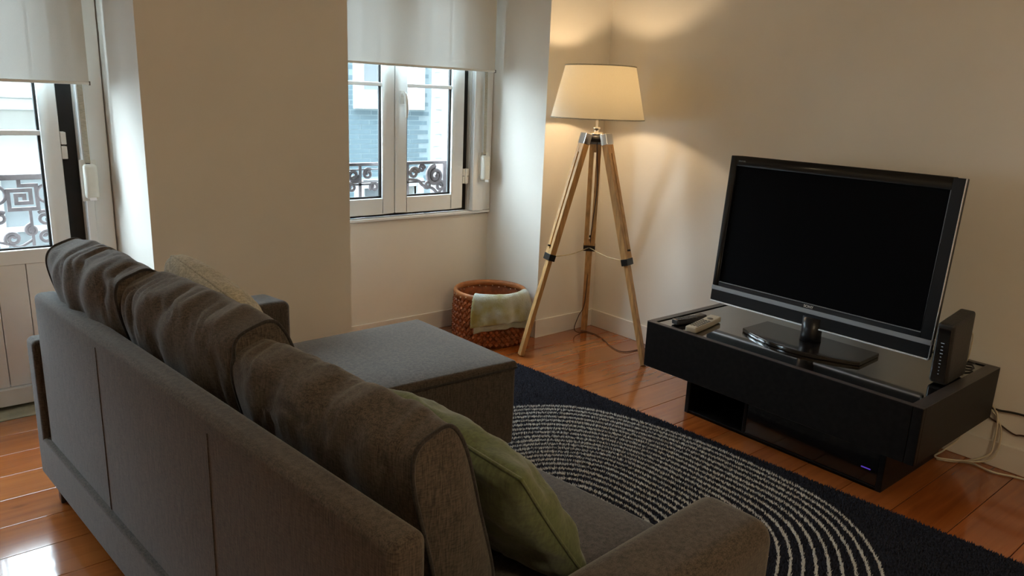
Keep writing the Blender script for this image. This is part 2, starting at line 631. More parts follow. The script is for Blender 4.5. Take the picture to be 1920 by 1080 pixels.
w.box(-2.725, -2.612, 0.47, 0.58, -0.3, 2.5)
w.box(-4.110, -3.995, 0.47, 0.58, -0.3, 2.5)
w.box(-3.995, -2.725, 0.47, 0.58, 2.25, 2.5)
struct(w.build('wall_front', 'wall_paint'))
w = MB()                                                      # street front around the room, unseen, built tall to shade the houses opposite
w.box(-30.0, 30.0, 0.45, 0.58, 2.95, OWN_FACADE_TOP)
w.box(0.15, 30.0, 0.45, 0.58, -6.0, 2.95)
w.box(-30.0, -7.0, 0.45, 0.58, -6.0, 2.95)
w.box(-7.0, 0.15, 0.45, 0.58, -6.0, -0.3)
struct(w.build('wall_street_sky_block', 'street_front'))
struct(MB().box(0.0, 0.15, -6.15, 0.0, -0.3, 2.9).build('wall_right', 'wall_paint'))
struct(MB().box(-5.45, -5.30, -6.15, 0.0, -0.3, 2.9).build('wall_left', 'back_wall_paint'))
struct(MB().box(-5.45, 0.15, -6.15, -6.0, -0.3, 2.9).build('wall_back', 'back_wall_paint'))
struct(MB().box(-5.45, 0.15, -6.15, 0.05, 2.75, 2.95).build('ceiling', 'ceiling_paint'))

floor = struct(MB().box(-5.45, 0.15, -6.15, 0.58, -0.3, -0.022).build('floor', 'subfloor'))


def plank(x0, x1, y0, y1):
    cx, cy = (x0 + x1) / 2, (y0 + y1) / 2
    b = MB().box(x0 - cx, x1 - cx, y0 - cy, y1 - cy, -0.022, 0.0)
    o = b.build('plank', 'varnished_pine', None, bevel=0.0018, segs=1)
    o.location = (cx, cy, 0)
    o.parent = floor
    return o


PW = 0.187
for k in range(-9, 26):
    y1 = -1.294 - PW * (k - 1)
    y0 = y1 - PW
    g = 0.0008
    if y1 < 0.03:
        if y0 < -6.0:
            continue
        cut = random.choice((-4.2, -4.45, -3.75, -4.6))
        plank(-5.3, cut - g, y0 + g, y1 - g)
        plank(cut + g, -0.001, y0 + g, y1 - g)
    else:
        if y0 < 0.47:
            plank(-1.70, -0.495, y0 + g, min(y1 - g, 0.468))
        if y0 < 0.36:
            plank(-4.12, -2.60, y0 + g, min(y1 - g, 0.362))

fill_globe = thing('added_fill_globe', 'round glowing globe added out of view as warm fill light', 'added fill light', (-2.5, -4.2, 2.749))  # added behind the camera to supply warm ambient light, never in view
MB().lathe((-2.5, -4.2, 0), [(0.07, 2.749), (0.07, 2.725), (0.012, 2.72), (0.012, 2.64), (0.05, 2.63), (0.05, 2.60)], 24).build('stem', 'white_plastic', fill_globe, smooth=True)
g_ = MB().lathe((-2.5, -4.2, 2.46), [(0.048 if k == 0 else 0.16 * math.sin(0.305 + k * 0.28366), 0.16 * math.cos(0.305 + k * 0.28366)) for k in range(10)] + [(0.001, -0.16)], 28)
g_.build('globe', 'fill_globe_glow', fill_globe, smooth=True)

tk, bh = 0.014, 0.108
bb = MB()
bb.prism([(-tk - 0.001, 0), (-tk - 0.001, -5.98), (-0.0005, -5.98), (-0.0005, 0)], 0.0, bh)
struct(bb.build('baseboard_right', 'baseboard_paint', bevel=0.003, segs=1))
bf = MB()
bf.prism([(-tk, -0.0005), (NX_R - tk, -0.0005), (NX_R - tk, -tk), (-tk, -tk)], 0, bh)
bf.prism([(NX_R - tk, -tk), (NX_R - 0.0005, -tk), (-0.5055, 0.469), (-0.5055 - tk, 0.469)], 0, bh)
bf.prism([(-1.70, 0.4695), (-0.52, 0.4695), (-0.52, 0.4695 - tk), (-1.70, 0.4695 - tk)], 0, bh)
bf.prism([(-2.583, -0.0005), (-1.703, -0.0005), (-1.703, -tk), (-2.583, -tk)], 0, bh)
bf.prism([(-5.3, -0.0005), (-4.137, -0.0005), (-4.137, -tk), (-5.3, -tk)], 0, bh)
struct(bf.build('baseboard_front', 'baseboard_paint', bevel=0.003, segs=1))

# stone threshold under the balcony door and the wooden window sill
struct(MB().box(-4.11, -2.61, 0.364, 0.58, -0.022, 0.004).build('trim_1', 'stone', bevel=0.004))
struct(MB().prism([(-1.702, 0.445), (-0.508, 0.445), (-0.508, 0.50), (-1.702, 0.50)], 0.697, 0.714).build('trim_2', 'white_lacquer', bevel=0.004))

# ------------------------------------------------------------------ window
win = thing('window_1', 'white two-leaf window with glazing bars in the right niche', None, (-1.172, 0.5, 0.714), kind='structure')
g = MB()
g.box(-0.700, -0.655, 0.505, 0.58, 0.714, 2.12)
g.box(-1.69, -1.645, 0.505, 0.58, 0.714, 2.12)
g.box(-1.645, -0.700, 0.505, 0.58, 0.714, 0.729)
g.box(-1.645, -0.700, 0.505, 0.58, 2.085, 2.12)
g.box(-1.185, -1.160, 0.521, 0.545, 0.729, 2.085)
g.build('frame_gasket', 'dark_rubber', win)
c = MB()
c.box(-0.655, -0.572, 0.430, 0.4695, 0.7145, 2.2)
c.box(-0.572, -0.507, 0.448, 0.4695, 0.7145, 2.2)
c.build('casing', 'white_lacquer', win, bevel=0.006)
c = MB().box(-1.700, -1.645, 0.440, 0.4695, 0.7145, 2.2)
c.build('casing', 'white_lacquer', win, bevel=0.006)


def sash(x0, x1, st0, st1, z0, z1, gz0, gz1, bar, parent):
    """one glazed leaf: stiles and rails, pane, glazing bar"""
    f = MB()
    ya, yb = 0.472, 0.520
    f.box(x0, x0 + st0, ya, yb, z0, z1)
    f.box(x1 - st1, x1, ya, yb, z0, z1)
    f.box(x0 + st0, x1 - st1, ya, yb, z0, gz0)
    f.box(x0 + st0, x1 - st1, ya, yb, gz1, z1)
    s = f.build('sash', 'white_lacquer', parent, bevel=0.004)
    a, b = x0 + st0, x1 - st1
    q = MB()
    for (p0, p1, p2, p3) in ((a, a + 0.010, gz0, gz1), (b - 0.010, b, gz0, gz1), (a, b, gz0, gz0 + 0.010), (a, b, gz1 - 0.010, gz1)):
        q.box(p0, p1, 0.490, 0.503, p2, p3)
    q.build('glazing_seal', 'dark_rubber', s)
    MB().box(a, b, 0.478, 0.514, bar - 0.010, bar + 0.010).build('glazing_bar', 'white_lacquer', s, bevel=0.003)
    MB().box(a + 0.004, b - 0.004, 0.494, 0.498, gz0 + 0.004, bar - 0.008).build('pane', 'glass', s)
    MB().box(a + 0.004, b - 0.004, 0.494, 0.498, bar + 0.008, gz1 - 0.004).build('pane', 'glass', s)
    return s


sr = sash(-1.170, -0.702, 0.076, 0.084, 0.732, 2.083, 0.820, 2.0, 1.435, win)
sash(-1.643, -1.175, 0.084, 0.076, 0.732, 2.083, 0.820, 2.0, 1.435, win)
h = MB()
h.box(-1.142, -1.118, 0.462, 0.472, 1.335, 1.405)
h.tube(bez([(-1.130, 0.468, 1.385), (-1.130, 0.440, 1.390), (-1.130, 0.428, 1.370), (-1.126, 0.426, 1.315), (-1.124, 0.430, 1.262)], 6), [0.010] * 13 + [0.011] * 9 + [0.008] * 3, 10)
h.build('handle', 'white_plastic', sr, smooth=True)
h = MB()
h.box(-0.703, -0.662, 0.466, 0.478, 0.925, 0.968)
h.box(-0.703, -0.662, 0.466, 0.478, 0.880, 0.922)
h.tube([(-0.684, 0.464, 0.878), (-0.684, 0.464, 0.970)], 0.008, 10)
h.build('hinge', 'white_plastic', win, bevel=0.002)

# ------------------------------------------------------------------ balcony door
door = thing('door_1', 'white glazed balcony door with boarded lower panel in the left niche', None, (-3.36, 0.5, 0.004), kind='structure')
g = MB()
g.box(-2.789, -2.725, 0.515, 0.60, 0.005, 2.25)
g.box(-3.995, -3.931, 0.515, 0.60, 0.005, 2.25)
g.box(-3.931, -2.789, 0.515, 0.60, 0.005, 0.020)
g.box(-3.931, -2.789, 0.515, 0.60, 2.20, 2.25)
g.build('frame_gasket', 'dark_rubber', door)
c = MB()
c.box(-2.725, -2.692, 0.425, 0.4695, 0.0045, 2.3)
c.box(-2.692, -2.618, 0.445, 0.4695, 0.0045, 2.3)
c.build('casing', 'white_lacquer', door, bevel=0.006)
c = MB().box(-4.10, -3.995, 0.445, 0.4695, 0.0045, 2.3)
c.build('casing', 'white_lacquer', door, bevel=0.006)


def door_leaf(x0, x1):
    f = MB()
    ya, yb = 0.474, 0.530
    f.box(x0, x0 + 0.069, ya, yb, 0.100, 2.19)
    f.box(x1 - 0.069, x1, ya, yb, 0.100, 2.19)
    f.box(x0 + 0.069, x1 - 0.069, ya, yb, 0.634, 0.695)
    f.box(x0 + 0.069, x1 - 0.069, ya, yb, 2.11, 2.19)
    s = f.build('leaf', 'white_lacquer', door, bevel=0.004)
    a, b = x0 + 0.069, x1 - 0.069
    MB().box(x0, x1, 0.462, 0.532, 0.022, 0.099).build('kick_rail', 'white_lacquer', s, bevel=0.004)
    n = 4
    ws = (b - a) / n
    for k in range(n):
        MB().box(a + k * ws + 0.0012, a + (k + 1) * ws - 0.0012, 0.482, 0.512, 0.1005, 0.6335).build('panel_board', 'white_lacquer', s, bevel=0.003)
    MB().box(a, b, 0.512, 0.518, 0.1005, 0.6335).build('panel_backing', 'white_lacquer', s)
    q = MB()
    for (p0, p1, p2, p3) in ((a, a + 0.010, 0.695, 2.11), (b - 0.010, b, 0.695, 2.11), (a, b, 0.695, 0.703)):
        q.box(p0, p1, 0.490, 0.510, p2, p3)
    q.build('glazing_seal', 'dark_rubber', s)
    MB().box(a, b, 0.482, 0.520, 1.165, 1.186).build('glazing_bar', 'white_lacquer', s, bevel=0.003)
    MB().box(a + 0.004, b - 0.004, 0.498, 0.502, 0.698, 1.168).build('pane', 'glass', s)
    MB().box(a + 0.004, b - 0.004, 0.498, 0.502, 1.183, 2.105).build('pane', 'glass', s)
    return s


door_leaf(-3.358, -2.789)
door_leaf(-3.931, -3.362)
h = MB()
h.box(-2.789, -2.768, 0.468, 0.520, 1.128, 1.180)
h.box(-2.789, -2.768, 0.468, 0.520, 1.068, 1.122)
h.build('hinge', 'white_plastic', door, bevel=0.003)

# ------------------------------------------------------------------ roller blinds


def blind(x0, x1, z, label, nm):
    t = thing('roller_blind', label, 'blind', ((x0 + x1) / 2, 0.385, z), 'white roller blinds')
    nx, nz = 24, 8
    vs = [(lerp(x0, x1, i / nx), 0.385 + 0.0015 * math.sin(i * 0.8) * (1 - j / nz), lerp(z + 0.004, 2.40, j / nz)) for j in range(nz + 1) for i in range(nx + 1)]
    fs = [(j * (nx + 1) + i, j * (nx + 1) + i + 1, (j + 1) * (nx + 1) + i + 1, (j + 1) * (nx + 1) + i) for j in range(nz) for i in range(nx)]
    MB().add(vs, fs).build('cloth', 'blind_cloth', t, smooth=True)
    r = MB().box(x0, x1, 0.379, 0.391, z - 0.006, z + 0.006).build('bottom_rail', 'white_plastic', t, bevel=0.003)
    MB().box(x1, x1 + 0.004, 0.378, 0.392, z - 0.008, z + 0.008).build('end_cap', 'button_rubber', r)
    MB().tube([(x0 - 0.015, 0.370, 2.42), (x1 + 0.015, 0.370, 2.42)], 0.028, 16).build('roller', 'white_plastic', t, smooth=True)
    for x in (x0 - 0.019, x1 + 0.019):
        MB().box(x - 0.004, x + 0.004, 0.335, 0.400, 2.39, 2.4995).build('bracket', 'white_plastic', t)


blind(-1.668, -0.552, 1.537, 'white roller blind half lowered over the two-leaf window', 1)
blind(-4.05, -2.679, 1.382, 'white roller blind half lowered over the glazed balcony door', 2)

# shutter strap winders on the casings


def winder(x, y, z0, z1, zt, label):
    t = thing('strap_winder', label, 'strap winder', (x, y, z0), 'roller shutter strap winders')
    hz = (z1 - z0) / 2
    vs, fs, un = rounded(0.026, 0.024, hz, 0.016, 3, 3, 6)
    out = []
    for p, u in zip(vs, un):
        f = 1 - 0.35 * max(0, u[2]) ** 2 - 0.15 * max(0, -u[2]) ** 2
        out.append((x + p.x, y - 0.0225 + p.y * (f if p.y < 0 else 1), (z0 + z1) / 2 + p.z))
    MB().add(out, fs).build('housing', 'cream_plastic', t, smooth=True)
    MB().box(x - 0.034, x + 0.030, y - 0.004, y, z0 - 0.012, z1 + 0.016).build('backplate', 'white_plastic', t, bevel=0.0015)
    MB().box(x - 0.014, x + 0.012, y - 0.046, y - 0.040, z0 - 0.006, z0 + 0.008).build('release_tab', 'silver', t, bevel=0.002)
    MB().box(x - 0.013, x + 0.003, y - 0.022, y - 0.018, z1 - 0.008, z1 + 0.004).build('slot', 'dark_rubber', t)
    vs = []
    fs = []
    for j in range(9):
        q = j / 8
        xx = x - 0.005 - 0.012 * q
        z = lerp(z1 - 0.004, zt, q)
        vs += [(xx - 0.0105, y - 0.0205, z), (xx + 0.0105, y - 0.0205, z), (xx + 0.0105, y - 0.019, z), (xx - 0.0105, y - 0.019, z)]
    for j in range(8):
        for a in range(4):
            fs.append((j * 4 + a, j * 4 + (a + 1) % 4, j * 4 + 4 + (a + 1) % 4, j * 4 + 4 + a))
    MB().add(vs, fs).build('strap', 'strap_webbing', t)


winder(-0.585, 0.428, 0.900, 1.052, 2.2, 'cream strap winder box beside the two-leaf window')
winder(-2.704, 0.424, 0.905, 1.052, 2.25, 'cream strap winder box beside the balcony door')

# ------------------------------------------------------------------ ironwork outside


def spiral(cx, cz, y, r0, r1, a0, turns, n=26):
    return [(cx + lerp(r0, r1, k / n) * math.cos(a0 + turns * 2 * math.pi * k / n), y,
             cz + lerp(r0, r1, k / n) * math.sin(a0 + turns * 2 * math.pi * k / n)) for k in range(n + 1)]


def balcony_rail():
    y = 0.72
    t = thing('balcony_railing', 'dark iron balcony railing with key pattern and scrolls outside the door', 'railing', (-3.4, y, 0.004))
    MB().box(-4.25, -2.55, y - 0.020, y + 0.020, 0.960, 0.986).build('handrail', 'wrought_iron', t, bevel=0.005)
    MB().box(-4.25, -2.55, y - 0.010, y + 0.010, 0.100, 0.116).build('lower_rail', 'wrought_iron', t)
    for x in (-4.24, -2.56):
        MB().box(x - 0.012, x + 0.012, y - 0.012, y + 0.012, 0.004, 0.960).build('post', 'wrought_iron', t)
    P = 0.30
    for i in range(-4, 2):
        x = -2.918 + i * P
        if x - 0.06 < -4.22 or x + 0.20 > -2.50:
            continue
        a = 0.054
        zc = 0.880
        key = [(x - 0.010, 0.960), (x - 0.010, zc + a), (x + a, zc + a), (x + a, zc - a + 0.004), (x - a, zc - a + 0.004),
               (x - a, zc + a * 0.62), (x + a * 0.55, zc + a * 0.62), (x + a * 0.55, zc - a * 0.42), (x - a * 0.48, zc - a * 0.42),
               (x - a * 0.48, zc + a * 0.22), (x + a * 0.1, zc + a * 0.22), (x + a * 0.1, zc - a * 0.05)]
        mbk = MB()
        hw = 0.0080
        for kk, ((x0, z0), (x1, z1)) in enumerate(zip(key, key[1:])):
            yt, h2_ = (0.0070, hw) if kk % 2 else (0.0064, hw - 0.0003)
            mbk.box(min(x0, x1) - h2_, max(x0, x1) + h2_, y - yt, y + yt, min(z0, z1) - h2_, max(z0, z1) + h2_)
        mbk.build('key_ornament', 'wrought_iron', t)
        b = MB()
        b.box(x + 0.016, x + 0.028, y - 0.006, y + 0.006, 0.112, zc - a)
        b.build('baluster', 'wrought_iron', t)
        b = MB()
        b.box(x + P / 2 - 0.02, x + P / 2 - 0.008, y - 0.006, y + 0.006, 0.112, 0.962)
        b.build('baluster', 'wrought_iron', t)
        for (cx, cz, r, a0, tr) in ((x + 0.094, 0.895, 0.040, math.pi * 0.5, 0.95), (x + 0.075, 0.785, 0.034, math.pi * 0.75, -1.6),
                                    (x + 0.075, 0.700, 0.034, -math.pi * 0.25, 1.6), (x - 0.055, 0.700, 0.032, math.pi * 1.25, -1.6),
                                    (x - 0.055, 0.600, 0.045, math.pi * 0.6, 1.5), (x + 0.075, 0.560, 0.045, math.pi * 0.4, -1.5),
                                    (x - 0.040, 0.420, 0.060, math.pi * 0.5, 1.5), (x + 0.080, 0.400, 0.050, math.pi * 0.5, -1.5),
                                    (x + 0.020, 0.240, 0.070, math.pi * 0.5, 1.6),
                                    (x - 0.102, 0.895, 0.040, math.pi * 0.5, -0.95), (x - 0.095, 0.795, 0.030, math.pi * 0.25, 1.6), (x + 0.020, 0.735, 0.026, math.pi * 0.5, 1.4)):
            r1 = r * 0.9 if abs(tr) == 0.95 else 0.008
            MB().tube(spiral(cx, cz, y, r, r1, a0, tr), 0.0078, 6).build('scroll', 'wrought_iron', t, smooth=True)
        MB().tube(bez([(x - 0.11, y, 0.690), (x - 0.07, y, 0.676), (x - 0.03, y, 0.664), (x + 0.02, y, 0.690)], 5), 0.006, 6).build('scroll', 'wrought_iron', t, smooth=True)
    return t


balcony_rail()
struct(MB().box(-4.4, -2.45, 0.58, 0.80, -0.14, 0.0).build('trim_3', 'stone', bevel=0.006))


def window_guard():
    y = 0.585
    t = thing('window_guard', 'low dark iron guard rail with scrolls outside the two-leaf window', 'railing', (-1.17, y, 0.82))
    MB().box(-1.692, -0.653, y - 0.009, y + 0.009, 0.990, 1.008).build('top_bar', 'wrought_iron', t, bevel=0.003)
    MB().box(-1.692, -0.653, y - 0.006, y + 0.006, 0.712, 0.722).build('lower_bar', 'wrought_iron', t)
    for cx, s in ((-0.826, 1), (-1.52, -1)):
        MB().tube(spiral(cx, 0.920, y, 0.058, 0.010, math.pi * 0.5, 1.9 * s, 40), 0.0130, 7).build('scroll', 'wrought_iron', t, smooth=True)
        MB().box(cx + s * 0.072 - 0.013, cx + s * 0.072 + 0.013, y - 0.006, y + 0.006, 0.712, 0.992).build('upright', 'wrought_iron', t)
        MB().box(min(cx + s * 0.078, cx + s * 0.165), max(cx + s * 0.078, cx + s * 0.165), y - 0.005, y + 0.005, 0.840, 0.852).build('short_bar', 'wrought_iron', t)
        MB().tube(bez([(cx - s * 0.19, y, 0.905), (cx - s * 0.12, y, 0.895), (cx - s * 0.085, y, 0.865), (cx - s * 0.02, y, 0.845), (cx + s * 0.02, y, 0.815), (cx + s * 0.045, y, 0.835)], 6), 0.0095, 6).build('scroll', 'wrought_iron', t, smooth=True)
        MB().tube(spiral(cx - s * 0.095, 0.965, y, 0.022, 0.006, 0, 1.3 * s), 0.009, 6).build('scroll', 'wrought_iron', t, smooth=True)
        MB().tube(spiral(cx + s * 0.030, 0.800, y, 0.022, 0.006, math.pi, 1.2 * s), 0.009, 6).build('scroll', 'wrought_iron', t, smooth=True)
    MB().box(-1.692, -0.90, y - 0.005, y + 0.005, 0.882, 0.892).build('middle_bar', 'wrought_iron', t)
    for cx, s in ((-0.826, 1), (-1.52, -1)):
        MB().tube(spiral(cx - s * 0.150, 0.940, y, 0.034, 0.008, 0, 1.4 * s), 0.010, 6).build('scroll', 'wrought_iron', t, smooth=True)
        MB().tube(spiral(cx + s * 0.035, 0.858, y, 0.030, 0.008, math.pi * 0.5, -1.3 * s), 0.010, 6).build('scroll', 'wrought_iron', t, smooth=True)
        MB().tube(spiral(cx - s * 0.055, 0.868, y, 0.024, 0.007, math.pi, 1.2 * s), 0.009, 6).build('scroll', 'wrought_iron', t, smooth=True)
    for k, cx in enumerate((-1.33, -1.172, -1.02)):
        MB().box(cx - 0.008, cx + 0.008, y - 0.005, y + 0.005, 0.712, 0.992).build('upright', 'wrought_iron', t)
    for cx in (-1.40, -1.255, -1.095):
        MB().tube(spiral(cx - 0.025, 0.945, y, 0.030, 0.007, math.pi * 0.3, 1.4), 0.0090, 6).build('scroll', 'wrought_iron', t, smooth=True)
        MB().tube(spiral(cx + 0.015, 0.870, y, 0.028, 0.007, math.pi * 1.2, -1.3), 0.0090, 6).build('scroll', 'wrought_iron', t, smooth=True)
        MB().box(cx - 0.065, cx + 0.065, y - 0.004, y + 0.004, 0.966, 0.973).build('short_bar', 'wrought_iron', t)
        MB().box(cx - 0.065, cx + 0.065, y - 0.004, y + 0.004, 0.896, 0.903).build('short_bar', 'wrought_iron', t)


window_guard()

# ------------------------------------------------------------------ houses over the street
FY = 7.0
TOP = 2.9
h1 = thing('tiled_house', 'house over the street clad in blue tiles with white windows', 'building', (2.0, FY, -6.0))
# carcass around two window openings
cw = MB()
xa, xb = 0.4, 3.43
for (z0, z1) in ((-6.0, -1.7), (-0.03, 1.25), (2.75, TOP)):
    cw.box(xa, xb, FY - 0.001, FY + 0.5, z0, z1)
for (z0, z1) in ((-1.7, -0.03), (1.25, 2.75)):
    cw.box(xa, 2.17, FY - 0.001, FY + 0.5, z0, z1)
    cw.box(3.18, xb, FY - 0.001, FY + 0.5, z0, z1)
cw.build('wall', 'facade_grout', h1)
tile_me = None
TW, TH = 0.345, 0.071
nt_ = 0
for j in range(-11, 30):
    z = -0.30 + j * TH
    for i in range(0, 10):
        x = 0.45 + i * TW + (0.5 * TW if j % 2 else 0) + 0.02 * math.sin(j * 2.1)
        x1 = x + TW - 0.014
        if x1 > 3.42:
            continue
        zz1 = z + TH - 0.012
        if x1 > 2.06 and x < 3.29 and (zz1 > 1.13 or zz1 > -1.7 and z < 0.07):
            if x < 2.06 and x1 > 2.06 or x1 > 3.29 and x < 3.29:
                if x < 2.06:
                    x1 = 2.055
                else:
                    x = 3.295
                if x1 - x < 0.05:
                    continue
                MB().box(x, x1, FY - 0.004, FY + 0.021, z, zz1).build('tile', 'facade_blue', h1)
            continue
        if x < 1.3:
            continue
        if tile_me is None:
            o = MB().box(0, TW - 0.014, -0.004, 0.021, 0, TH - 0.012).build('tile', 'facade_blue', None)
            tile_me = o.data
        else:
            o = bpy.data.objects.new('tile', tile_me)
            COL.objects.link(o)
        o.parent = h1
        o.location = (x - 2.0, 0.0, z + 6.0)
        nt_ += 1
for (z0, z1) in ((1.25, 2.75), (-1.7, -0.03)):
    f = MB()
    f.box(2.06, 2.20, FY - 0.04, FY + 0.15, z0 - 0.12, z1 + 0.10)
    f.box(3.15, 3.29, FY - 0.04, FY + 0.15, z0 - 0.12, z1 + 0.10)
    f.box(2.20, 3.15, FY - 0.05, FY + 0.15, z0 - 0.12, z0 + 0.02)
    f.box(2.20, 3.15, FY - 0.04, FY + 0.15, z1 - 0.02, z1 + 0.10)
    wn = f.build('window_surround', 'facade_white', h1, bevel=0.01)
    f = MB()
    f.box(2.20, 2.29, FY + 0.08, FY + 0.14, z0, z1)
    f.box(3.06, 3.15, FY + 0.08, FY + 0.14, z0, z1)
    f.box(2.63, 2.72, FY + 0.08, FY + 0.14, z0, z1)
    f.box(2.29, 3.06, FY + 0.086, FY + 0.138, z0 + 0.001, z0 + 0.16)
    f.box(2.29, 3.06, FY + 0.086, FY + 0.138, (z0 + z1) / 2, (z0 + z1) / 2 + 0.05)
    f.build('casement', 'facade_white', wn)
    for a, b in ((2.29, 2.63), (2.72, 3.06)):
        MB().box(a, b, FY + 0.12, FY + 0.13, z0 + 0.16, z1 - 0.02).build('pane', 'facade_glass', wn)
pl = MB().box(3.43, 3.74, FY - 0.06, FY + 0.5, -6.0, TOP)
pl = pl.build('corner_pilaster', 'facade_white', h1)
for k in range(-6, 16):
    MB().box(3.445 if k % 2 else 3.47, 3.56 if k % 2 else 3.60, FY - 0.075, FY - 0.058, k * 0.19 + 0.006, k * 0.19 + 0.180).build('quoin', 'facade_white', pl, bevel=0.006, segs=1)

h2 = thing('white_house', 'white rendered house beside the blue tiled one over the street', 'building', (5.5, FY, -6.0))
cw = MB()
for (x0, x1, z0, z1) in ((3.745, 4.02, -6, TOP), (4.75, 8.0, -6, TOP), (4.02, 4.75, -6, -0.6), (4.02, 4.75, 0.35, 1.35), (4.02, 4.75, 2.8, TOP)):
    cw.box(x0, x1, FY + 0.02, FY + 0.5, z0, z1)
cw.build('wall', 'facade_white', h2)
for z0, z1 in ((1.35, 2.8), (-0.6, 0.35)):
    f = MB()
    f.box(3.95, 4.04, FY - 0.02, FY + 0.1, z0 - 0.08, z1 + 0.08)
    f.box(4.73, 4.82, FY - 0.02, FY + 0.1, z0 - 0.08, z1 + 0.08)
    f.box(4.04, 4.73, FY - 0.03, FY + 0.1, z0 - 0.08, z0 + 0.02)
    f.box(4.04, 4.73, FY - 0.02, FY + 0.1, z1 - 0.02, z1 + 0.08)
    wn = f.build('window_surround', 'facade_white', h2)
    MB().box(4.04, 4.73, FY + 0.12, FY + 0.14, z0, z1).build('pane', 'facade_glass', wn)

h3 = thing('pale_house', 'pale grey house over the street seen through the balcony door', 'building', (-3.0, FY, -6.0))
cw = MB()
for (x0, x1, z0, z1) in ((-9, -3.1, -6, TOP), (-1.70, 0.395, -6, TOP), (-3.1, -1.70, 0.30, TOP), (-3.1, -1.70, -6, -1.9)):
    cw.box(x0, x1, FY + 0.02, FY + 0.5, z0, z1)
cw.build('wall', 'facade_pale', h3)
MB().box(-9, 0.395, FY - 0.10, FY + 0.03, 1.03, 1.16).build('cornice', 'facade_white', h3, bevel=0.02)
MB().box(-9, 0.395, FY - 0.14, FY + 0.03, 1.16, 1.22).build('cornice', 'facade_white', h3, bevel=0.02)
f = MB()
f.box(-3.20, -3.08, FY - 0.04, FY + 0.1, -2.0, 0.42)
f.box(-1.72, -1.60, FY - 0.04, FY + 0.1, -2.0, 0.42)
f.box(-3.08, -1.72, FY - 0.05, FY + 0.1, 0.28, 0.42)
wn = f.build('window_surround', 'facade_white', h3)
f = MB()
f.box(-2.44, -2.36, FY + 0.04, FY + 0.10, -1.9, 0.28)
f.box(-3.08, -1.72, FY + 0.046, FY + 0.098, -0.36, -0.30)
f.build('casement', 'facade_white', wn)
for a, b in ((-3.08, -2.44), (-2.36, -1.72)):
    for c0, c1 in ((-1.9, -0.36), (-0.30, 0.28)):
        MB().box(a, b, FY + 0.11, FY + 0.12, c0, c1).build('pane', 'facade_glass', wn)
MB().box(-3.09, -1.71, FY + 0.13, FY + 0.15, -1.9, 0.30).build('window_back', 'facade_glass', h3)
struct(MB().box(-60, 60, 0.63, FY + 60, -6.2, -6.0).build('street_ground', 'asphalt'))

# ------------------------------------------------------------------ sofa with chaise
SD = Vector((0.0958, -0.9954))        # along the back, from the far end to the near end
SN = Vector((0.9954, 0.0958))         # from the back towards the seat
S0 = Vector((-3.090, -0.384))


def sp(s, t):
    q = S0 + SD * s + SN * t
    return (q.x, q.y)


sofa = thing('chaise_sofa', 'dark grey fabric corner sofa with a chaise at its far end', 'sofa', (-2.6, -1.4, 0.0))
base = MB()
base.prism([sp(0, 0), sp(2.16, 0), sp(2.16, 0.80), sp(0, 0.86)], 0.085, 0.238)
base.build('base', 'sofa_cloth', sofa, bevel=0.012, segs=3)
b = soft_block([sp(1.985, 0.016), sp(1.985, 0.084), sp(0.092, 0.084), sp(0.092, 0.016)], 0.215, 0.750, 0.020,
               dz=(0.012, 0.012, -0.010, -0.010))
bp_ = b.build('back_panel', 'sofa_cloth', sofa, smooth=True)
for s in (0.68, 1.36):
    e = MB().tube([(*sp(s, 0.0150), 0.235), (*sp(s, 0.0152), 0.50), (*sp(s, 0.0155), 0.715)], 0.0013, 6)
    e.build('seam', 'sofa_cloth', bp_, smooth=True)
e = MB().tube([(*sp(1.978, 0.026), 0.24), (*sp(1.980, 0.023), 0.60), (*sp(1.980, 0.030), 0.735), (*sp(1.976, 0.045), 0.748)], 0.003, 6)
e.build('piping', 'sofa_piping', bp_, smooth=True)
# far arm: block beside the chaise with a rear post that comes flush with the back
a = soft_block([(-2.985, -0.520), (-2.195, -0.440), (-2.232, -0.262), (-2.960, -0.335)], 0.20, 0.578, 0.028, crown=0.006)
a2 = soft_block([sp(0.084, 0.0), sp(0.084, 0.17), sp(0.0, 0.17), sp(0.0, 0.0)], 0.20, 0.576, 0.018)
a.add(a2.v, a2.f)
a.build('arm', 'sofa_cloth', sofa, smooth=True)
# near arm
a = soft_block([(-2.880, -2.560), (-2.045, -2.500), (-2.050, -2.318), (-2.890, -2.368)], 0.16, 0.572, 0.045, crown=0.008)
a2 = soft_block([(-2.86, -2.552), (-2.052, -2.494), (-2.056, -2.335), (-2.87, -2.380)], 0.05, 0.22, 0.012)
a.add(a2.v, a2.f)
a.build('arm', 'sofa_cloth', sofa, smooth=True)
# seat
st = soft_block([(-2.84, -2.362), (-2.028, -2.322), (-2.168, -1.10), (-2.93, -1.08)], 0.235, 0.412, 0.022, crown=0.012, puff=0.01)
st.build('seat_cushion', 'sofa_cloth', sofa, smooth=True)
MB().prism([(-2.8, -2.34), (-2.05, -2.33), (-2.185, -1.12), (-2.9, -1.1)], 0.055, 0.236).build('seat_base', 'sofa_cloth', sofa, bevel=0.01)
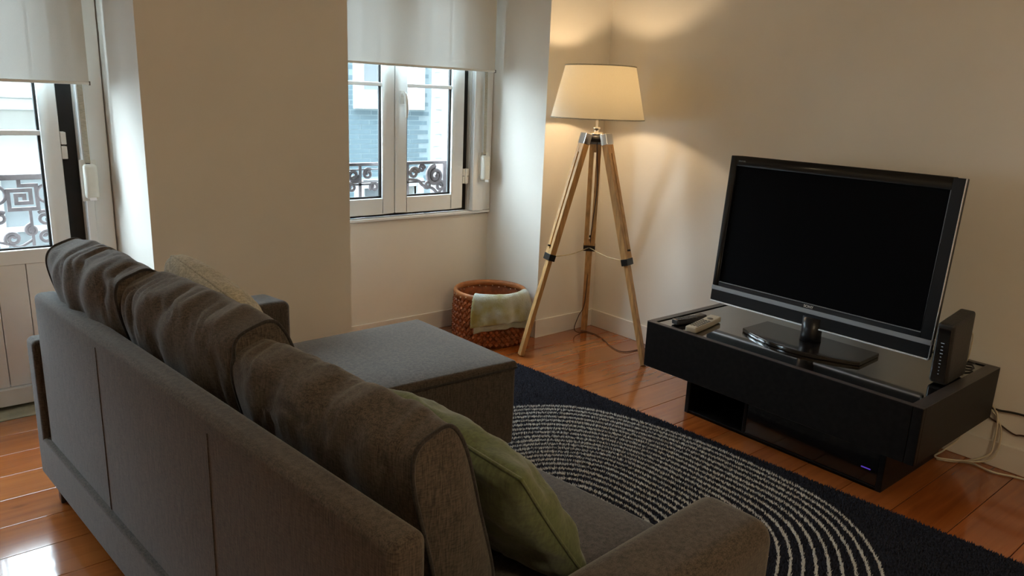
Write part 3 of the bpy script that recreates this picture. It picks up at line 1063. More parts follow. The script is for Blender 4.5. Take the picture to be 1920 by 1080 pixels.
# chaise
ch = soft_block([(-2.90, -1.055), (-1.565, -1.103), (-1.585, -0.415), (-2.92, -0.465)], 0.365, 0.402, 0.016, crown=0.016, puff=0.0)
chc = soft_block([(-2.90, -1.050), (-1.568, -1.099), (-1.588, -0.419), (-2.92, -0.470)], 0.048, 0.376, 0.018)
chc = chc.build('chaise', 'sofa_cloth', sofa, smooth=True)
ch.build('chaise_top', 'sofa_cloth', chc, smooth=True)
pp = [(-2.90, -1.055), (-1.575, -1.104), (-1.566, -1.096), (-1.584, -0.424), (-1.594, -0.414), (-2.92, -0.464)]
MB().tube([(x, y, 0.376) for x, y in pp], 0.004, 6).build('piping', 'sofa_piping', chc, smooth=True)
for x, y in ((-3.035, -0.470), (-1.64, -0.49), (-1.64, -1.04), (-2.80, -2.49), (-2.12, -2.44)):
    zt = 0.09 if x < -3 else 0.06
    MB().box(x - 0.022, x + 0.022, y - 0.022, y + 0.022, 0.0085 if x > -2.4 else 0.0, zt).build('foot', 'dark_plastic', sofa, bevel=0.004)

# loose back cushions


def back_cushion(c_top_far, c_top_near, zt, th, hgt, lean, bulge, label, seed):
    """soft cushion: one panel wrapped over front, top and back, closed by piped end caps"""
    A, B = Vector(c_top_far), Vector(c_top_near)
    ln = (B - A).length
    el = (B - A).normalized()                      # along the sofa
    en = Vector((-el.y, el.x))                     # towards the seat
    if en.x < 0:
        en = -en
    up = Vector((-en.x * math.sin(lean), -en.y * math.sin(lean), math.cos(lean)))
    nf = Vector((en.x * math.cos(lean), en.y * math.cos(lean), math.sin(lean)))
    e3 = Vector((el.x, el.y, 0))
    mid = (A + B) / 2
    cen = Vector((mid.x, mid.y, zt)) + nf * (th / 2) - up * (hgt / 2)
    bottom = cen - up * (hgt / 2)
    t = thing('back_cushion', label, 'cushion', (bottom.x, bottom.y, bottom.z), 'grey sofa back cushions')
    NU, NP = 64, 72

    def prof(q, k):
        """point of the cross-section at angle q; k = fullness at this place along the length"""
        c, s_ = math.cos(q), math.sin(q)
        ex_ = 2.0 / (3.8 if s_ > 0 else 4.5)
        ey_ = 2.0 / (4.2 if s_ > 0 else 4.5)
        x = math.copysign(abs(c) ** ex_, c)
        y = math.copysign(abs(s_) ** ey_, s_)
        taper = 1.0 + 0.12 * max(0, -y)
        return x * th / 2 * taper * (1 + bulge * k * (1 - 0.55 * y * y)), y * hgt / 2 * (1 + 0.035 * k * (y > 0))

    def place(u, q, scale=1.0):
        k = max(0.0, 1 - abs(u) ** 3.2)
        n_, y_ = prof(q, k)
        x_ = u * ln / 2 + (0.018 * (1 - scale ** 2)) * (1 if u > 0 else -1)
        warp = 0.9 * noise.noise(Vector((u * 2.5 + seed, q * 1.1, 1.0))) + 0.55 * math.sin(q * 1.3 + seed)
        w1 = noise.noise(Vector((u * ln * 13 + warp * 1.6 + seed * 7.3, q * 0.9 + warp, seed * 2.0)))
        w2 = noise.noise(Vector((u * ln * 6 + seed, q * 1.3, 5.0)))
        w1 = (1 - min(1, abs(w1) * 2.2)) ** 2                      # narrow creases
        gate = max(0, 0.35 + 1.4 * noise.noise(Vector((u * ln * 3.5 + seed * 3, q * 0.9, 8.0))))
        amp = (-0.0110 * w1 * min(1, gate) + 0.011 * w2) * min(1, 0.25 + 3 * (1 - abs(u)))
        r = math.hypot(n_, y_) + 1e-6
        f = scale * (1 + amp / max(0.06, min(r, 0.09)))
        return cen + e3 * x_ + nf * (n_ * f) + up * (y_ * (scale + (f - scale) * 0.35))
    us = [math.sin((i / NU - 0.5) * math.pi) * 0.35 + (i / NU * 2 - 1) * 0.65 for i in range(NU + 1)]
    vs, fs = [], []
    for u in us:
        vs += [place(u, 2 * math.pi * j / NP) for j in range(NP)]
    for i in range(NU):
        for j in range(NP):
            fs.append((i * NP + j, i * NP + (j + 1) % NP, (i + 1) * NP + (j + 1) % NP, (i + 1) * NP + j))
    body = MB().add(vs, fs).build('wrap_panel', 'sofa_cloth', t, smooth=True)
    for u in (-1.0, 1.0):
        vs, fs = [], []
        sc_ = (1.0, 0.93, 0.8, 0.6, 0.35, 0.12)
        for q in sc_:
            vs += [place(u, 2 * math.pi * j / NP, q) for j in range(NP)]
        for i in range(len(sc_) - 1):
            for j in range(NP):
                f = (i * NP + j, i * NP + (j + 1) % NP, (i + 1) * NP + (j + 1) % NP, (i + 1) * NP + j)
                fs.append(f if u > 0 else f[::-1])
        fs.append(tuple((len(sc_) - 1) * NP + j for j in range(NP)))
        cap = MB().add(vs, fs).build('end_cap', 'sofa_cloth', t, smooth=True)
        MB().tube([place(u * 1.0, 2 * math.pi * j / NP) for j in range(NP)], 0.0042, 6, closed=True).build('piping', 'sofa_piping', cap, smooth=True)
    return t


back_cushion((-3.042, -0.505), (-2.970, -1.050), 0.874, 0.150, 0.465, math.radians(17), 0.42, 'grey back cushion at the far end of the sofa by the window', 1)
back_cushion((-2.956, -1.015), (-2.868, -1.635), 0.866, 0.150, 0.455, math.radians(16), 0.45, 'grey back cushion in the middle of the three', 2)
back_cushion((-2.868, -1.630), (-2.792, -2.238), 0.832, 0.128, 0.425, math.radians(15), 0.45, 'grey back cushion nearest the camera, behind the green pillow', 3)

# throw pillows


def pillow(cen, ex, ey, ez, hx, hy, th, matn, piping, name, label, group=None, seed=0, wr=0.008, soft=0.03):
    cen, ex, ey, ez = Vector(cen), Vector(ex).normalized(), Vector(ey).normalized(), Vector(ez).normalized()
    lowz = cen - ey * hy
    t = thing(name, label, 'pillow', (lowz.x, lowz.y, lowz.z), group)
    n = 34
    vs, fs = [], []

    def pos(u, v, side):
        x = hx * u * (1 - 0.075 * (1 - v * v) * abs(u) ** 2)
        y = hy * v * (1 - 0.075 * (1 - u * u) * abs(v) ** 2)
        cr = 1 - soft * (u * u * v * v) ** 1.5
        x, y = x * cr, y * cr
        k = max(0, (1 - u * u) * (1 - v * v)) ** 0.42
        z = side * th * k
        q = cen + ex * x + ey * y + ez * z
        a = noise.noise(Vector((u * 3.0 + seed, v * 3.0, side * 2.0))) * wr * 2.2
        c = noise.noise(Vector((u * 9 * (1 if abs(u) > abs(v) else 0.4) + seed, v * 9 * (1 if abs(v) > abs(u) else 0.4), side * 4))) * wr * 1.1
        return q + ez * (a + c) * min(1, 4 * k) * 0.8
    for side in (1, -1):
        o = len(vs)
        for j in range(n + 1):
            for i in range(n + 1):
                u, v = math.sin((i / n - 0.5) * math.pi), math.sin((j / n - 0.5) * math.pi)
                vs.append(pos(u, v, side))
        for j in range(n):
            for i in range(n):
                f = (o + j * (n + 1) + i, o + j * (n + 1) + i + 1, o + (j + 1) * (n + 1) + i + 1, o + (j + 1) * (n + 1) + i)
                fs.append(f if side > 0 else f[::-1])
    body = MB().add(vs, fs).build('cover', matn, t, smooth=True, weld=True)
    if piping:
        loop = []
        for k in range(4):
            for i in range(24):
                q = math.sin((i / 24 - 0.5) * math.pi)
                u, v = ((q, 1), (1, -q), (-q, -1), (-1, q))[k]
                loop.append(pos(u, v, 1))
        MB().tube(loop, 0.0040, 6, closed=True).build('seam', piping, body, smooth=True)
    return t


pillow((-2.470, -2.035, 0.585), (0.05, -1.0, -0.05), (-0.56, -0.04, 0.80), (0.80, 0.03, 0.56), 0.245, 0.205, 0.085,
       'green_velvet', 'green_velvet', 'green_pillow', 'olive green velvet pillow leaning at the near end of the sofa', seed=3, wr=0.008)
pillow((-2.690, -1.160, 0.712), (0.08, -1.0, -0.12), (-0.36, -0.10, 0.92), (0.93, 0.02, 0.36), 0.255, 0.230, 0.090,
       'beige_knit', 'beige_knit', 'beige_pillow', 'beige ribbed pillow leaning on the far back cushions', seed=8, wr=0.005, soft=0.16)

# ------------------------------------------------------------------ media cabinet
CT = 0.420                                   # top height
cx0, cx1, cy0, cy1 = -0.752, -0.022, -2.285, -1.062
cab = thing('media_cabinet', 'low black media cabinet with inset glass top under the television', 'cabinet', (-0.39, -1.67, 0.0))
fr = MB()
fr.box(cx0, cx0 + 0.022, cy0, cy1, 0.206, CT)                      # front panel
bodyb = MB()
bodyb.box(cx0 + 0.0225, cx1, cy1 - 0.030, cy1, 0.206, CT)
bodyb.box(cx0 + 0.0225, cx1, cy0, cy0 + 0.045, 0.206, CT)
bodyb.box(cx1 - 0.022, cx1, cy0 + 0.045, cy1 - 0.030, 0.206, CT)
bodyb.box(cx0 + 0.0225, cx1 - 0.022, cy0 + 0.045, cy1 - 0.030, 0.206, 0.226)
bodyb.box(cx0 + 0.0225, cx1 - 0.022, cy0 + 0.045, cy1 - 0.030, CT - 0.035, CT - 0.0145)
bodyb.build('body', 'black_veneer', cab, bevel=0.002, segs=1)
front = MB().box(cx0, cx0 + 0.022, cy0 + 0.036, cy1, 0.206, CT).build('drawer_front', 'black_veneer', cab, bevel=0.002, segs=1)
MB().box(cx0, cx0 + 0.022, cy0, cy0 + 0.034, 0.206, CT).build('end_stile', 'black_veneer', cab, bevel=0.002, segs=1)
MB().box(cx0 + 0.026, cx1 - 0.024, cy0 + 0.048, cy1 - 0.033, CT - 0.0140, CT - 0.002).build('glass_top', 'glass_top', cab, bevel=0.001, segs=1)
for (x0, x1, y0, y1) in ((cx0, cx0 + 0.0245, cy0, cy1), (cx1 - 0.0235, cx1, cy0, cy1), (cx0 + 0.025, cx1 - 0.024, cy1 - 0.032, cy1), (cx0 + 0.025, cx1 - 0.024, cy0, cy0 + 0.047)):
    MB().box(x0, x1, y0, y1, CT + 0.0002, CT + 0.0025).build('top_frame', 'black_edge', cab, bevel=0.0006, segs=1)
# recessed plinth, open on the left, gloss door on the right
bs = MB()
bs.box(-0.630, -0.10, -1.250, -1.228, 0.0, 0.2055)
bs.box(-0.630, -0.10, -2.148, -2.126, 0.0, 0.2055)
bs.box(-0.122, -0.10, -2.126, -1.250, 0.0, 0.2055)
bs.box(-0.630, -0.122, -2.126, -1.250, 0.0, 0.016)
bs.box(-0.630, -0.122, -1.552, -1.536, 0.016, 0.2055)
bs.build('plinth', 'black_veneer', cab, bevel=0.002, segs=1)
MB().box(-0.628, -0.612, -2.125, -1.553, 0.018, 0.200).build('gloss_panel', 'gloss_black', cab, bevel=0.001, segs=1)
lb = MB().box(-0.6295, -0.6278, -2.098, -2.062, 0.074, 0.078)
lb.build('indicator_light', 'led_violet', cab)

# ------------------------------------------------------------------ television
tv = thing('television', 'black flat screen television with silver edge on a pedestal', 'television', (-0.43, -1.68, CT - 0.002))
ZB, TH_, W2 = 0.491, 0.688, 0.500
TC = Vector((-0.410, -1.649, ZB))
ta = math.radians(0.6)
ey = Vector((-math.sin(ta), -math.cos(ta), 0))             # screen right
tl = math.radians(3.8)
nb = Vector((math.cos(ta), -math.sin(ta), 0))              # to the back, level
ez = (Vector((0, 0, 1)) * math.cos(tl) + nb * math.sin(tl)).normalized()
ex = ey.cross(ez) * -1
if ex.x < 0:
    ex = -ex


def tvp(a, h, d):
    """a across (-left..+right), h up from bottom, d back from the front face"""
    return TC + ey * a + ez * h + ex * d


def tvbox(a0, a1, h0, h1, d0, d1, mb=None):
    mb = mb or MB()
    return mb.obox(tvp((a0 + a1) / 2, (h0 + h1) / 2, (d0 + d1) / 2), ey * ((a1 - a0) / 2), ez * ((h1 - h0) / 2), ex * ((d1 - d0) / 2))


sl, sr_, sb, stp = -W2 + 0.034, W2 - 0.042, 0.098, TH_ - 0.046
bz = MB()
tvbox(-W2, W2, 0.055, 0.0, 0.0, 0.03)
tvbox(-W2, sl, 0.078, TH_, 0, 0.035, bz)
tvbox(sr_, W2, 0.078, TH_, 0, 0.035, bz)
tvbox(sl, sr_, stp, TH_, 0, 0.035, bz)
tvbox(sl, sr_, 0.078, sb, 0, 0.035, bz)
bz.build('bezel', 'tv_bezel', tv, bevel=0.002, segs=1)
tvbox(-W2, W2, 0.0065, 0.0570, 0.0, 0.035).build('speaker_panel', 'tv_bezel', tv, bevel=0.002, segs=1)
tvbox(-W2, W2, 0.0575, 0.0775, -0.0015, 0.035).build('front_strip', 'tv_strip', tv, bevel=0.001, segs=1)
tvbox(-W2 + 0.002, W2, -0.001, 0.006, -0.003, 0.03).build('silver_edge', 'silver', tv, bevel=0.001, segs=1)
tvbox(W2 + 0.0002, W2 + 0.003, 0.0, TH_, 0.000, 0.009).build('side_edge', 'silver', tv, bevel=0.001, segs=1)
tvbox(sl, sr_, sb, stp, 0.0100, 0.030).build('screen', 'tv_screen', tv)
lip = MB()
for (a0, a1, h0, h1) in ((sl, sr_, sb, sb + 0.0022), (sr_ - 0.0022, sr_, sb, stp)):
    tvbox(a0, a1, h0, h1, 0.0004, 0.0100, lip)
lip.build('screen_lip', 'tv_strip', tv)
bk = MB()
tvbox(-W2 + 0.015, W2 - 0.015, 0.015, TH_ - 0.012, 0.0352, 0.062, bk)
tvbox(-W2 + 0.12, W2 - 0.12, 0.06, TH_ - 0.10, 0.062, 0.105, bk)
bk.build('back_shell', 'dark_plastic', tv, bevel=0.006)
# pedestal
zt = CT - 0.002
pts = []
for k in range(17):
    q = k / 16
    pts.append((-0.500 - 0.085 * math.sin(math.pi * q) ** 0.9, lerp(-1.402, -1.938, q)))
plan = pts + [(-0.315, -1.930), (-0.300, -1.402)]
MB().prism(plan, zt + 0.0002, zt + 0.017).build('foot_plate', 'gloss_black', tv, bevel=0.003)
MB().lathe((-0.395, -1.668, zt + 0.0175), [(0.044, 0.0), (0.042, 0.03), (0.042, 0.10)], 28).build('neck', 'tv_bezel', tv, smooth=True)


def lettering(txt, size, a, h, d, material, name, parent):
    cu = bpy.data.curves.new(name, 'FONT')
    cu.body = txt
    cu.size = size
    cu.align_x = 'CENTER'
    cu.extrude = 0.0004
    cu.offset = size * 0.012
    ob = bpy.data.objects.new(name + '_tmp', cu)
    COL.objects.link(ob)
    bpy.context.view_layer.update()
    me = bpy.data.meshes.new_from_object(ob.evaluated_get(bpy.context.evaluated_depsgraph_get()))
    bpy.data.objects.remove(ob)
    mb = MB()
    mb.add([tvp(a + v.co.x, h + v.co.y, d - v.co.z) for v in me.vertices], [tuple(p.vertices) for p in me.polygons])
    return mb.build(name, material, parent)


lettering('SONY', 0.0165, -0.005, 0.0822, -0.0008, 'print_white', 'logo_lettering', tv)
lettering('BRAVIA', 0.011, -W2 + 0.062, TH_ - 0.026, -0.0006, 'print_grey', 'model_lettering', tv)

# ------------------------------------------------------------------ remotes


def remote(c, ang, ln, wd, th, z, mtl, label, seed):
    t = thing('remote_control', label, 'remote control', (c[0], c[1], z), 'remote controls on the cabinet')
    ca, sa = math.cos(ang), math.sin(ang)
    vs, fs, un = rounded(ln / 2, wd / 2, th / 2, min(0.007, th * 0.45), 12, 4, 2)
    out = []
    for p, u in zip(vs, un):
        wdt = 1 - 0.10 * u[0] ** 2 + 0.04 * u[0]
        zz = p.z + 0.004 * (u[0] ** 2) * (u[2] > 0)
        out.append((c[0] + ca * p.x - sa * p.y * wdt, c[1] + sa * p.x + ca * p.y * wdt, z + th / 2 + zz + (0.004 * max(0, abs(u[0]) - 0.6) if u[2] < 0 else 0)))
    MB().add(out, fs).build('shell', mtl, t, smooth=True)
    for i in range(7):
        for j in (-1, 0, 1):
            lx, ly = -ln * 0.36 + i * ln * 0.075, j * wd * 0.25
            bx, by = c[0] + ca * lx - sa * ly, c[1] + sa * lx + ca * ly
            MB().obox((bx, by, z + th + 0.0006 + 0.004 * (lx / (ln / 2)) ** 2), Vector((ca, sa, 0)) * 0.0040, Vector((-sa, ca, 0)) * 0.0048, (0, 0, 0.0018)).build('button', 'button_rubber', t)
    lx = ln * 0.26
    MB().lathe((c[0] + ca * lx, c[1] + sa * lx, z + th + 0.0005), [(0.014, 0), (0.014, 0.002), (0.006, 0.003)], 18).build('dial', 'button_rubber', t, smooth=True)


zg = CT - 0.0004
remote((-0.600, -1.262), math.radians(11), 0.262, 0.060, 0.024, zg, 'silver_plastic', 'silver grey remote control lying in front of the dark one', 1)
remote((-0.590, -1.176), math.radians(-4), 0.200, 0.046, 0.022, zg, 'dark_plastic', 'dark brown remote control behind the silver one', 2)

# ------------------------------------------------------------------ router
rt = thing('router', 'black upright internet router at the right end of the cabinet', 'router', (-0.36, -2.208, CT + 0.003))
vs, fs, un = rounded(0.105, 0.031, 0.118, 0.012, 8, 4, 8)
ra = math.radians(2)
out = []
for p, u in zip(vs, un):
    k = 1 - 0.06 * u[2]
    x, y, z = p.x + 0.010 * (-u[2]) * (u[0] < 0), p.y * k, p.z + 0.022 * ((u[0] + 1) / 2) * max(0, u[2])
    out.append((-0.357 + x * math.cos(ra) - y * math.sin(ra), -2.206 + x * math.sin(ra) + y * math.cos(ra), CT + 0.1215 + z))
MB().add(out, fs).build('case', 'router_black', rt, smooth=True)
vs, fs, un = rounded(0.003, 0.024, 0.104, 0.0025, 2, 4, 8)
MB().add([(-0.4645 + p.x + 0.010 * (-u[2]) + 0.0015, -2.2095 + p.y * (1 - 0.06 * u[2]), CT + 0.1185 + p.z) for p, u in zip(vs, un)], fs).build('front_panel', 'gloss_black', rt, smooth=True)
for k in range(10):
    z = CT + 0.165 - k * 0.0135
    zz = (z - CT - 0.1185) / 0.118
    x = -0.4645 + 0.010 * (-zz) - 0.0018
    wd = (0.006, 0.003, 0.004, 0.005, 0.0022, 0.003, 0.0035, 0.002, 0.0016, 0.002)[k]
    MB().box(x - 0.0006, x, -2.2095 - wd, -2.2095 + wd, z, z + 0.0022).build('status_light', 'led_white', rt)


def cable(name, pts, r, material, label, n=10, cat='cable'):
    o = MB().tube(bez(pts, n), r, 8).build(name, material, None, smooth=True)
    tag(o, label, cat)
    return o

# ------------------------------------------------------------------ tripod floor lamp
LC = Vector((-0.402, -0.322, 0))
FEET = [Vector((-0.776, -0.208, 0)), Vector((-0.124, -0.061, 0)), Vector((-0.305, -0.708, 0))]
lamp = thing('tripod_floor_lamp', 'floor lamp with wooden tripod legs and cream fabric shade', 'floor lamp', (LC.x, LC.y, 0))
HZ = 1.215
hub = MB().lathe((LC.x, LC.y, HZ - 0.035), [(0.030, 0), (0.046, 0.004), (0.046, 0.030), (0.030, 0.036)], 28).build('hub', 'black_metal', lamp, smooth=True)
MB().lathe((LC.x, LC.y, HZ + 0.0015), [(0.024, 0), (0.024, 0.010), (0.014, 0.014), (0.014, 0.030), (0.020, 0.033), (0.020, 0.040), (0.007, 0.043), (0.007, 0.135)], 24).build('stem', 'chrome', lamp, smooth=True)
for i, F in enumerate(FEET):
    rad = (F - LC)
    rad.z = 0
    rad.normalize()
    tan = Vector((-rad.y, rad.x, 0))
    top = LC + rad * 0.062 + Vector((0, 0, HZ - 0.005))
    d = (F - top)
    L = d.length
    d.normalize()
    outw = tan.cross(d)
    if outw.dot(rad) < 0:
        outw = -outw
    # upper leg: two rails with a slot between, closed by blocks at both ends
    up_l = L * 0.535
    leg = MB()
    for sgn in (-1, 1):
        c = top + d * (up_l / 2) + tan * (sgn * 0.0195)
        leg.obox(c, tan * 0.0130, outw * 0.0170, d * (up_l / 2))
    leg.obox(top + d * 0.045, tan * 0.0065, outw * 0.0165, d * 0.045)
    leg.obox(top + d * (up_l - 0.020), tan * 0.0065, outw * 0.0165, d * 0.020)
    lg = leg.build('upper_leg', 'oak', lamp, bevel=0.0015, segs=1)
    lo = MB()
    a0 = up_l - 0.030
    c = top + d * ((a0 + L) / 2 - 0.002)
    lo.obox(c - outw * 0.003, tan * 0.0190, outw * 0.0120, d * ((L - a0) / 2 - 0.004))
    # trim the tip level with the floor
    lo.v = [(x, y, max(z, 0.0005)) for x, y, z in lo.v]
    lo.build('lower_leg', 'oak', lamp, bevel=0.0015, segs=1)
    MB().obox(top + d * 0.014, tan * 0.0345, outw * 0.0195, d * 0.030).build('top_bracket', 'chrome', lg, bevel=0.003)
    MB().obox(top + d * (up_l + 0.006), tan * 0.0345, outw * 0.0195, d * 0.018).build('clamp', 'black_metal', lg, bevel=0.002)
    kn = MB()
    p = top + d * (up_l - 0.055) + outw * 0.013
    kn.tube([p, p + outw * 0.018], 0.005, 10)
    kn.build('wing_bolt', 'black_metal', lg, smooth=True)
    p = top + d * (up_l + 0.006) - outw * 0.0155
    MB().tube([p, p - outw * 0.016], 0.006, 10).build('knob', 'black_metal', lg, smooth=True)
    FEET[i] = top + d * (up_l + 0.002) - outw * 0.014
for i, j in ((0, 1), (1, 2)):
    a, b = FEET[i], FEET[j]
    mid = (a + b) / 2 - Vector((0, 0, 0.012))
    MB().tube(bez([a, mid, b], 8), 0.0028, 6).build('stay_cord', 'brass_cord', lamp, smooth=True)
SB, ST, RB, RT = 1.304, 1.572, 0.249, 0.186
nsh = 64
sh = MB()
sh.lathe((LC.x, LC.y, 0), [(RB, SB), (lerp(RB, RT, 0.33), lerp(SB, ST, 0.33)), (lerp(RB, RT, 0.66), lerp(SB, ST, 0.66)), (RT, ST)], nsh)
sh.f = [f for f in sh.f if len(f) == 4]
shade = sh.build('shade', 'shade_linen', lamp, smooth=True)
for r, z in ((RB, SB), (RT, ST)):
    MB().tube([(LC.x + r * math.cos(a * math.pi / 32), LC.y + r * math.sin(a * math.pi / 32), z) for a in range(64)], 0.0032, 6, closed=True).build('shade_rim', 'strap_webbing', shade, smooth=True)
for k in range(3):
    a = k * 2.094 + 0.4
    MB().tube([(LC.x + 0.022 * math.cos(a), LC.y + 0.022 * math.sin(a), 1.352), (LC.x + (RB - 0.012) * math.cos(a), LC.y + (RB - 0.012) * math.sin(a), SB + 0.012)], 0.0018, 6).build('shade_spoke', 'chrome', shade)
MB().lathe((LC.x, LC.y, 1.345), [(0.024, 0), (0.024, 0.055), (0.017, 0.060)], 20).build('socket', 'white_plastic', lamp, smooth=True)
BZ = 1.435
MB().lathe((LC.x, LC.y, BZ), [(0.002, 0.038), (0.018, 0.034), (0.028, 0.018), (0.031, 0.0), (0.026, -0.018), (0.016, -0.030), (0.013, -0.036)][::-1], 24).build('bulb', 'bulb_glow', lamp, smooth=True)
ld = bpy.data.lights.new('lamp_bulb_light', 'POINT')
ld.energy = 72
ld.color = (1.0, 0.72, 0.42)
ld.shadow_soft_size = 0.034
lo_ = bpy.data.objects.new('lamp_bulb_light', ld)
COL.objects.link(lo_)
lo_.location = (0, 0, BZ)
lo_.parent = lamp
F2 = Vector((-0.124, -0.061, 0))
MB().tube(bez([(-0.372, -0.300, 1.20), (-0.330, -0.275, 1.05), (-0.305, -0.262, 0.90), (-0.262, -0.200, 0.66), (-0.225, -0.160, 0.50), (-0.185, -0.110, 0.20), (-0.205, -0.085, 0.11), (-0.235, -0.085, 0.035),
               (-0.205, -0.095, 0.006), (-0.145, -0.110, 0.004), (-0.15, -0.22, 0.004), (-0.24, -0.42, 0.004), (-0.23, -0.50, 0.004), (-0.12, -0.52, 0.004), (-0.03, -0.56, 0.004), (-0.02, -0.80, 0.004)], 8), 0.0028, 6).build('power_cord', 'cord_brown', lamp, smooth=True)

# ------------------------------------------------------------------ basket and towel
BC = Vector((-0.716, 0.150, 0))
BH, BR0, BR1 = 0.300, 0.215, 0.207


def brad(z):
    return lerp(BR0, BR1, z / BH) + 0.006 * math.sin(math.pi * z / BH)


bk = thing('woven_basket', 'round reddish woven wicker basket standing in the window niche', 'basket', (BC.x, BC.y, 0))
inner = MB()
prof = [(brad(z) - 0.006, z) for z in (0.004, 0.08, 0.16, 0.24, BH - 0.01)] + [(brad(z) - 0.011, z) for z in (BH - 0.01, 0.2, 0.1, 0.016)] + [(0.001, 0.016)]
inner.lathe((BC.x, BC.y, 0), [(0.001, 0.004)] + prof, 48)
inner.build('lining', 'basket_reed', bk, smooth=True)
# diagonal plait: raised diamonds, two strand directions
wv = MB()
NA, NZ = 40, 7
for j in range(NZ * 2):
    for i in range(NA):
        a = (i + (0.5 if j % 2 else 0)) * 2 * math.pi / NA
        zc = 0.012 + (j + 0.5) * (BH - 0.035) / (NZ * 2)
        da, dz = math.pi / NA * 0.98, (BH - 0.035) / (NZ * 2) * 0.98
        lift = 0.0055 if j % 2 else 0.0045
        tilt = 0.0030 if j % 2 else -0.0030

        def P(aa, zz, off):
            r = brad(zz) + off
            return (BC.x + r * math.cos(aa), BC.y + r * math.sin(aa), zz)
        L_, R_, T_, B_ = P(a - da, zc, -0.003 + tilt), P(a + da, zc, -0.003 - tilt), P(a, zc + dz, -0.003 + tilt), P(a, zc - dz, -0.003 - tilt)
        cL, cR, cT, cB = P(a - da * 0.55, zc, lift + tilt), P(a + da * 0.55, zc, lift - tilt), P(a, zc + dz * 0.55, lift + tilt), P(a, zc - dz * 0.55, lift - tilt)
        wv.add([L_, B_, R_, T_, cL, cB, cR, cT], [(4, 5, 6, 7), (0, 1, 5, 4), (1, 2, 6, 5), (2, 3, 7, 6), (3, 0, 4, 7)])
o = wv.build('plaited_wall', 'basket_reed', bk)
o['kind'] = 'stuff'
rim = MB()
n = 56
rr = []
for k in range(n):
    a = 2 * math.pi * k / n
    rr.append((BC.x + (BR1 + 0.001) * math.cos(a), BC.y + (BR1 + 0.001) * math.sin(a), BH - 0.006))
rim.lathe((BC.x, BC.y, 0), [(BR1 + 0.008, BH - 0.032), (BR1 + 0.009, BH - 0.004), (BR1 + 0.003, BH + 0.003), (BR1 - 0.010, BH + 0.001), (BR1 - 0.015, BH - 0.026)], n, closed=True)
rim.build('rim_band', 'basket_rim', bk, smooth=True)
for k in range(30):
    a = 2 * math.pi * k / 30
    for q, rr_ in ((0.0105, 1), (-0.0155, -1)):
        r = BR1 + q
        c = Vector((BC.x + r * math.cos(a), BC.y + r * math.sin(a), BH - 0.014 - (0.014 if rr_ < 0 else 0) - 0.008 * (k % 2)))
        MB().obox(c, Vector((math.cos(a), math.sin(a), 0)) * 0.002, Vector((-math.sin(a), math.cos(a), 0)) * 0.003, (0, 0, 0.003)).build('stud', 'basket_stud', bk)

tw = thing('towel', 'pale green and olive towel hanging over the rim of the basket', 'towel', (BC.x + 0.15, BC.y - 0.12, BH - 0.2))


def drape(a0, a1, hang0, hang1, off, seed, inside=0.10):
    na, nl = 40, 30
    vs, fs = [], []
    for i in range(na + 1):
        q = i / na
        a = lerp(a0, a1, q)
        hang = lerp(hang0, hang1, q) + 0.034 * math.sin(q * math.pi) * -1 + 0.006 * noise.noise(Vector((q * 6, seed, 0)))
        total = inside + hang
        for j in range(nl + 1):
            s = j / nl * total
            wave = math.sin(q * 13 + seed) * 0.55 + 1.1 * noise.noise(Vector((q * 6, seed * 3, 1.0)))
            if s < inside:
                k = (inside - s)
                r = BR1 - 0.022 - off - 0.25 * k * (1 + 0.2 * wave)
                z = BH + 0.002 - k * 0.75
                if k < 0.02:
                    t_ = 1 - k / 0.02
                    r = lerp(r, BR1 - 0.006, t_)
                    z = BH + off + 0.010 * math.sin(t_ * math.pi / 2) - k * 0.4
            else:
                k = s - inside
                bend = min(1, k / 0.025)
                amp = min(1, k / 0.10)
                r = lerp(BR1 - 0.004, BR1 + 0.016 + off, bend) + amp * (0.014 + 0.019 * wave) + 0.03 * k
                z = BH + off + 0.010 - 0.015 * (bend ** 2) - max(0, k - 0.012)
                z += 0.004 * noise.noise(Vector((q * 9, k * 20, seed)))
            vs.append((BC.x + r * math.cos(a), BC.y + r * math.sin(a), z))
    for i in range(na):
        for j in range(nl):
            fs.append((i * (nl + 1) + j, (i + 1) * (nl + 1) + j, (i + 1) * (nl + 1) + j + 1, i * (nl + 1) + j + 1))
    return MB().add(vs, fs)


VA = math.atan2(-3.335, -2.665)        # towards the room, seen from the basket
o = drape(VA - math.radians(25), VA + math.radians(76), 0.190, 0.186, 0.004, 2.0).build('outer_fold', 'towel_cloth', tw, smooth=True)
sm = o.modifiers.new('thickness', 'SOLIDIFY')
sm.thickness = 0.004
o = drape(VA - math.radians(21), VA + math.radians(70), 0.212, 0.212, -0.006, 2.0).build('inner_fold', 'towel_inner', tw, smooth=True)
sm = o.modifiers.new('thickness', 'SOLIDIFY')
sm.thickness = 0.003

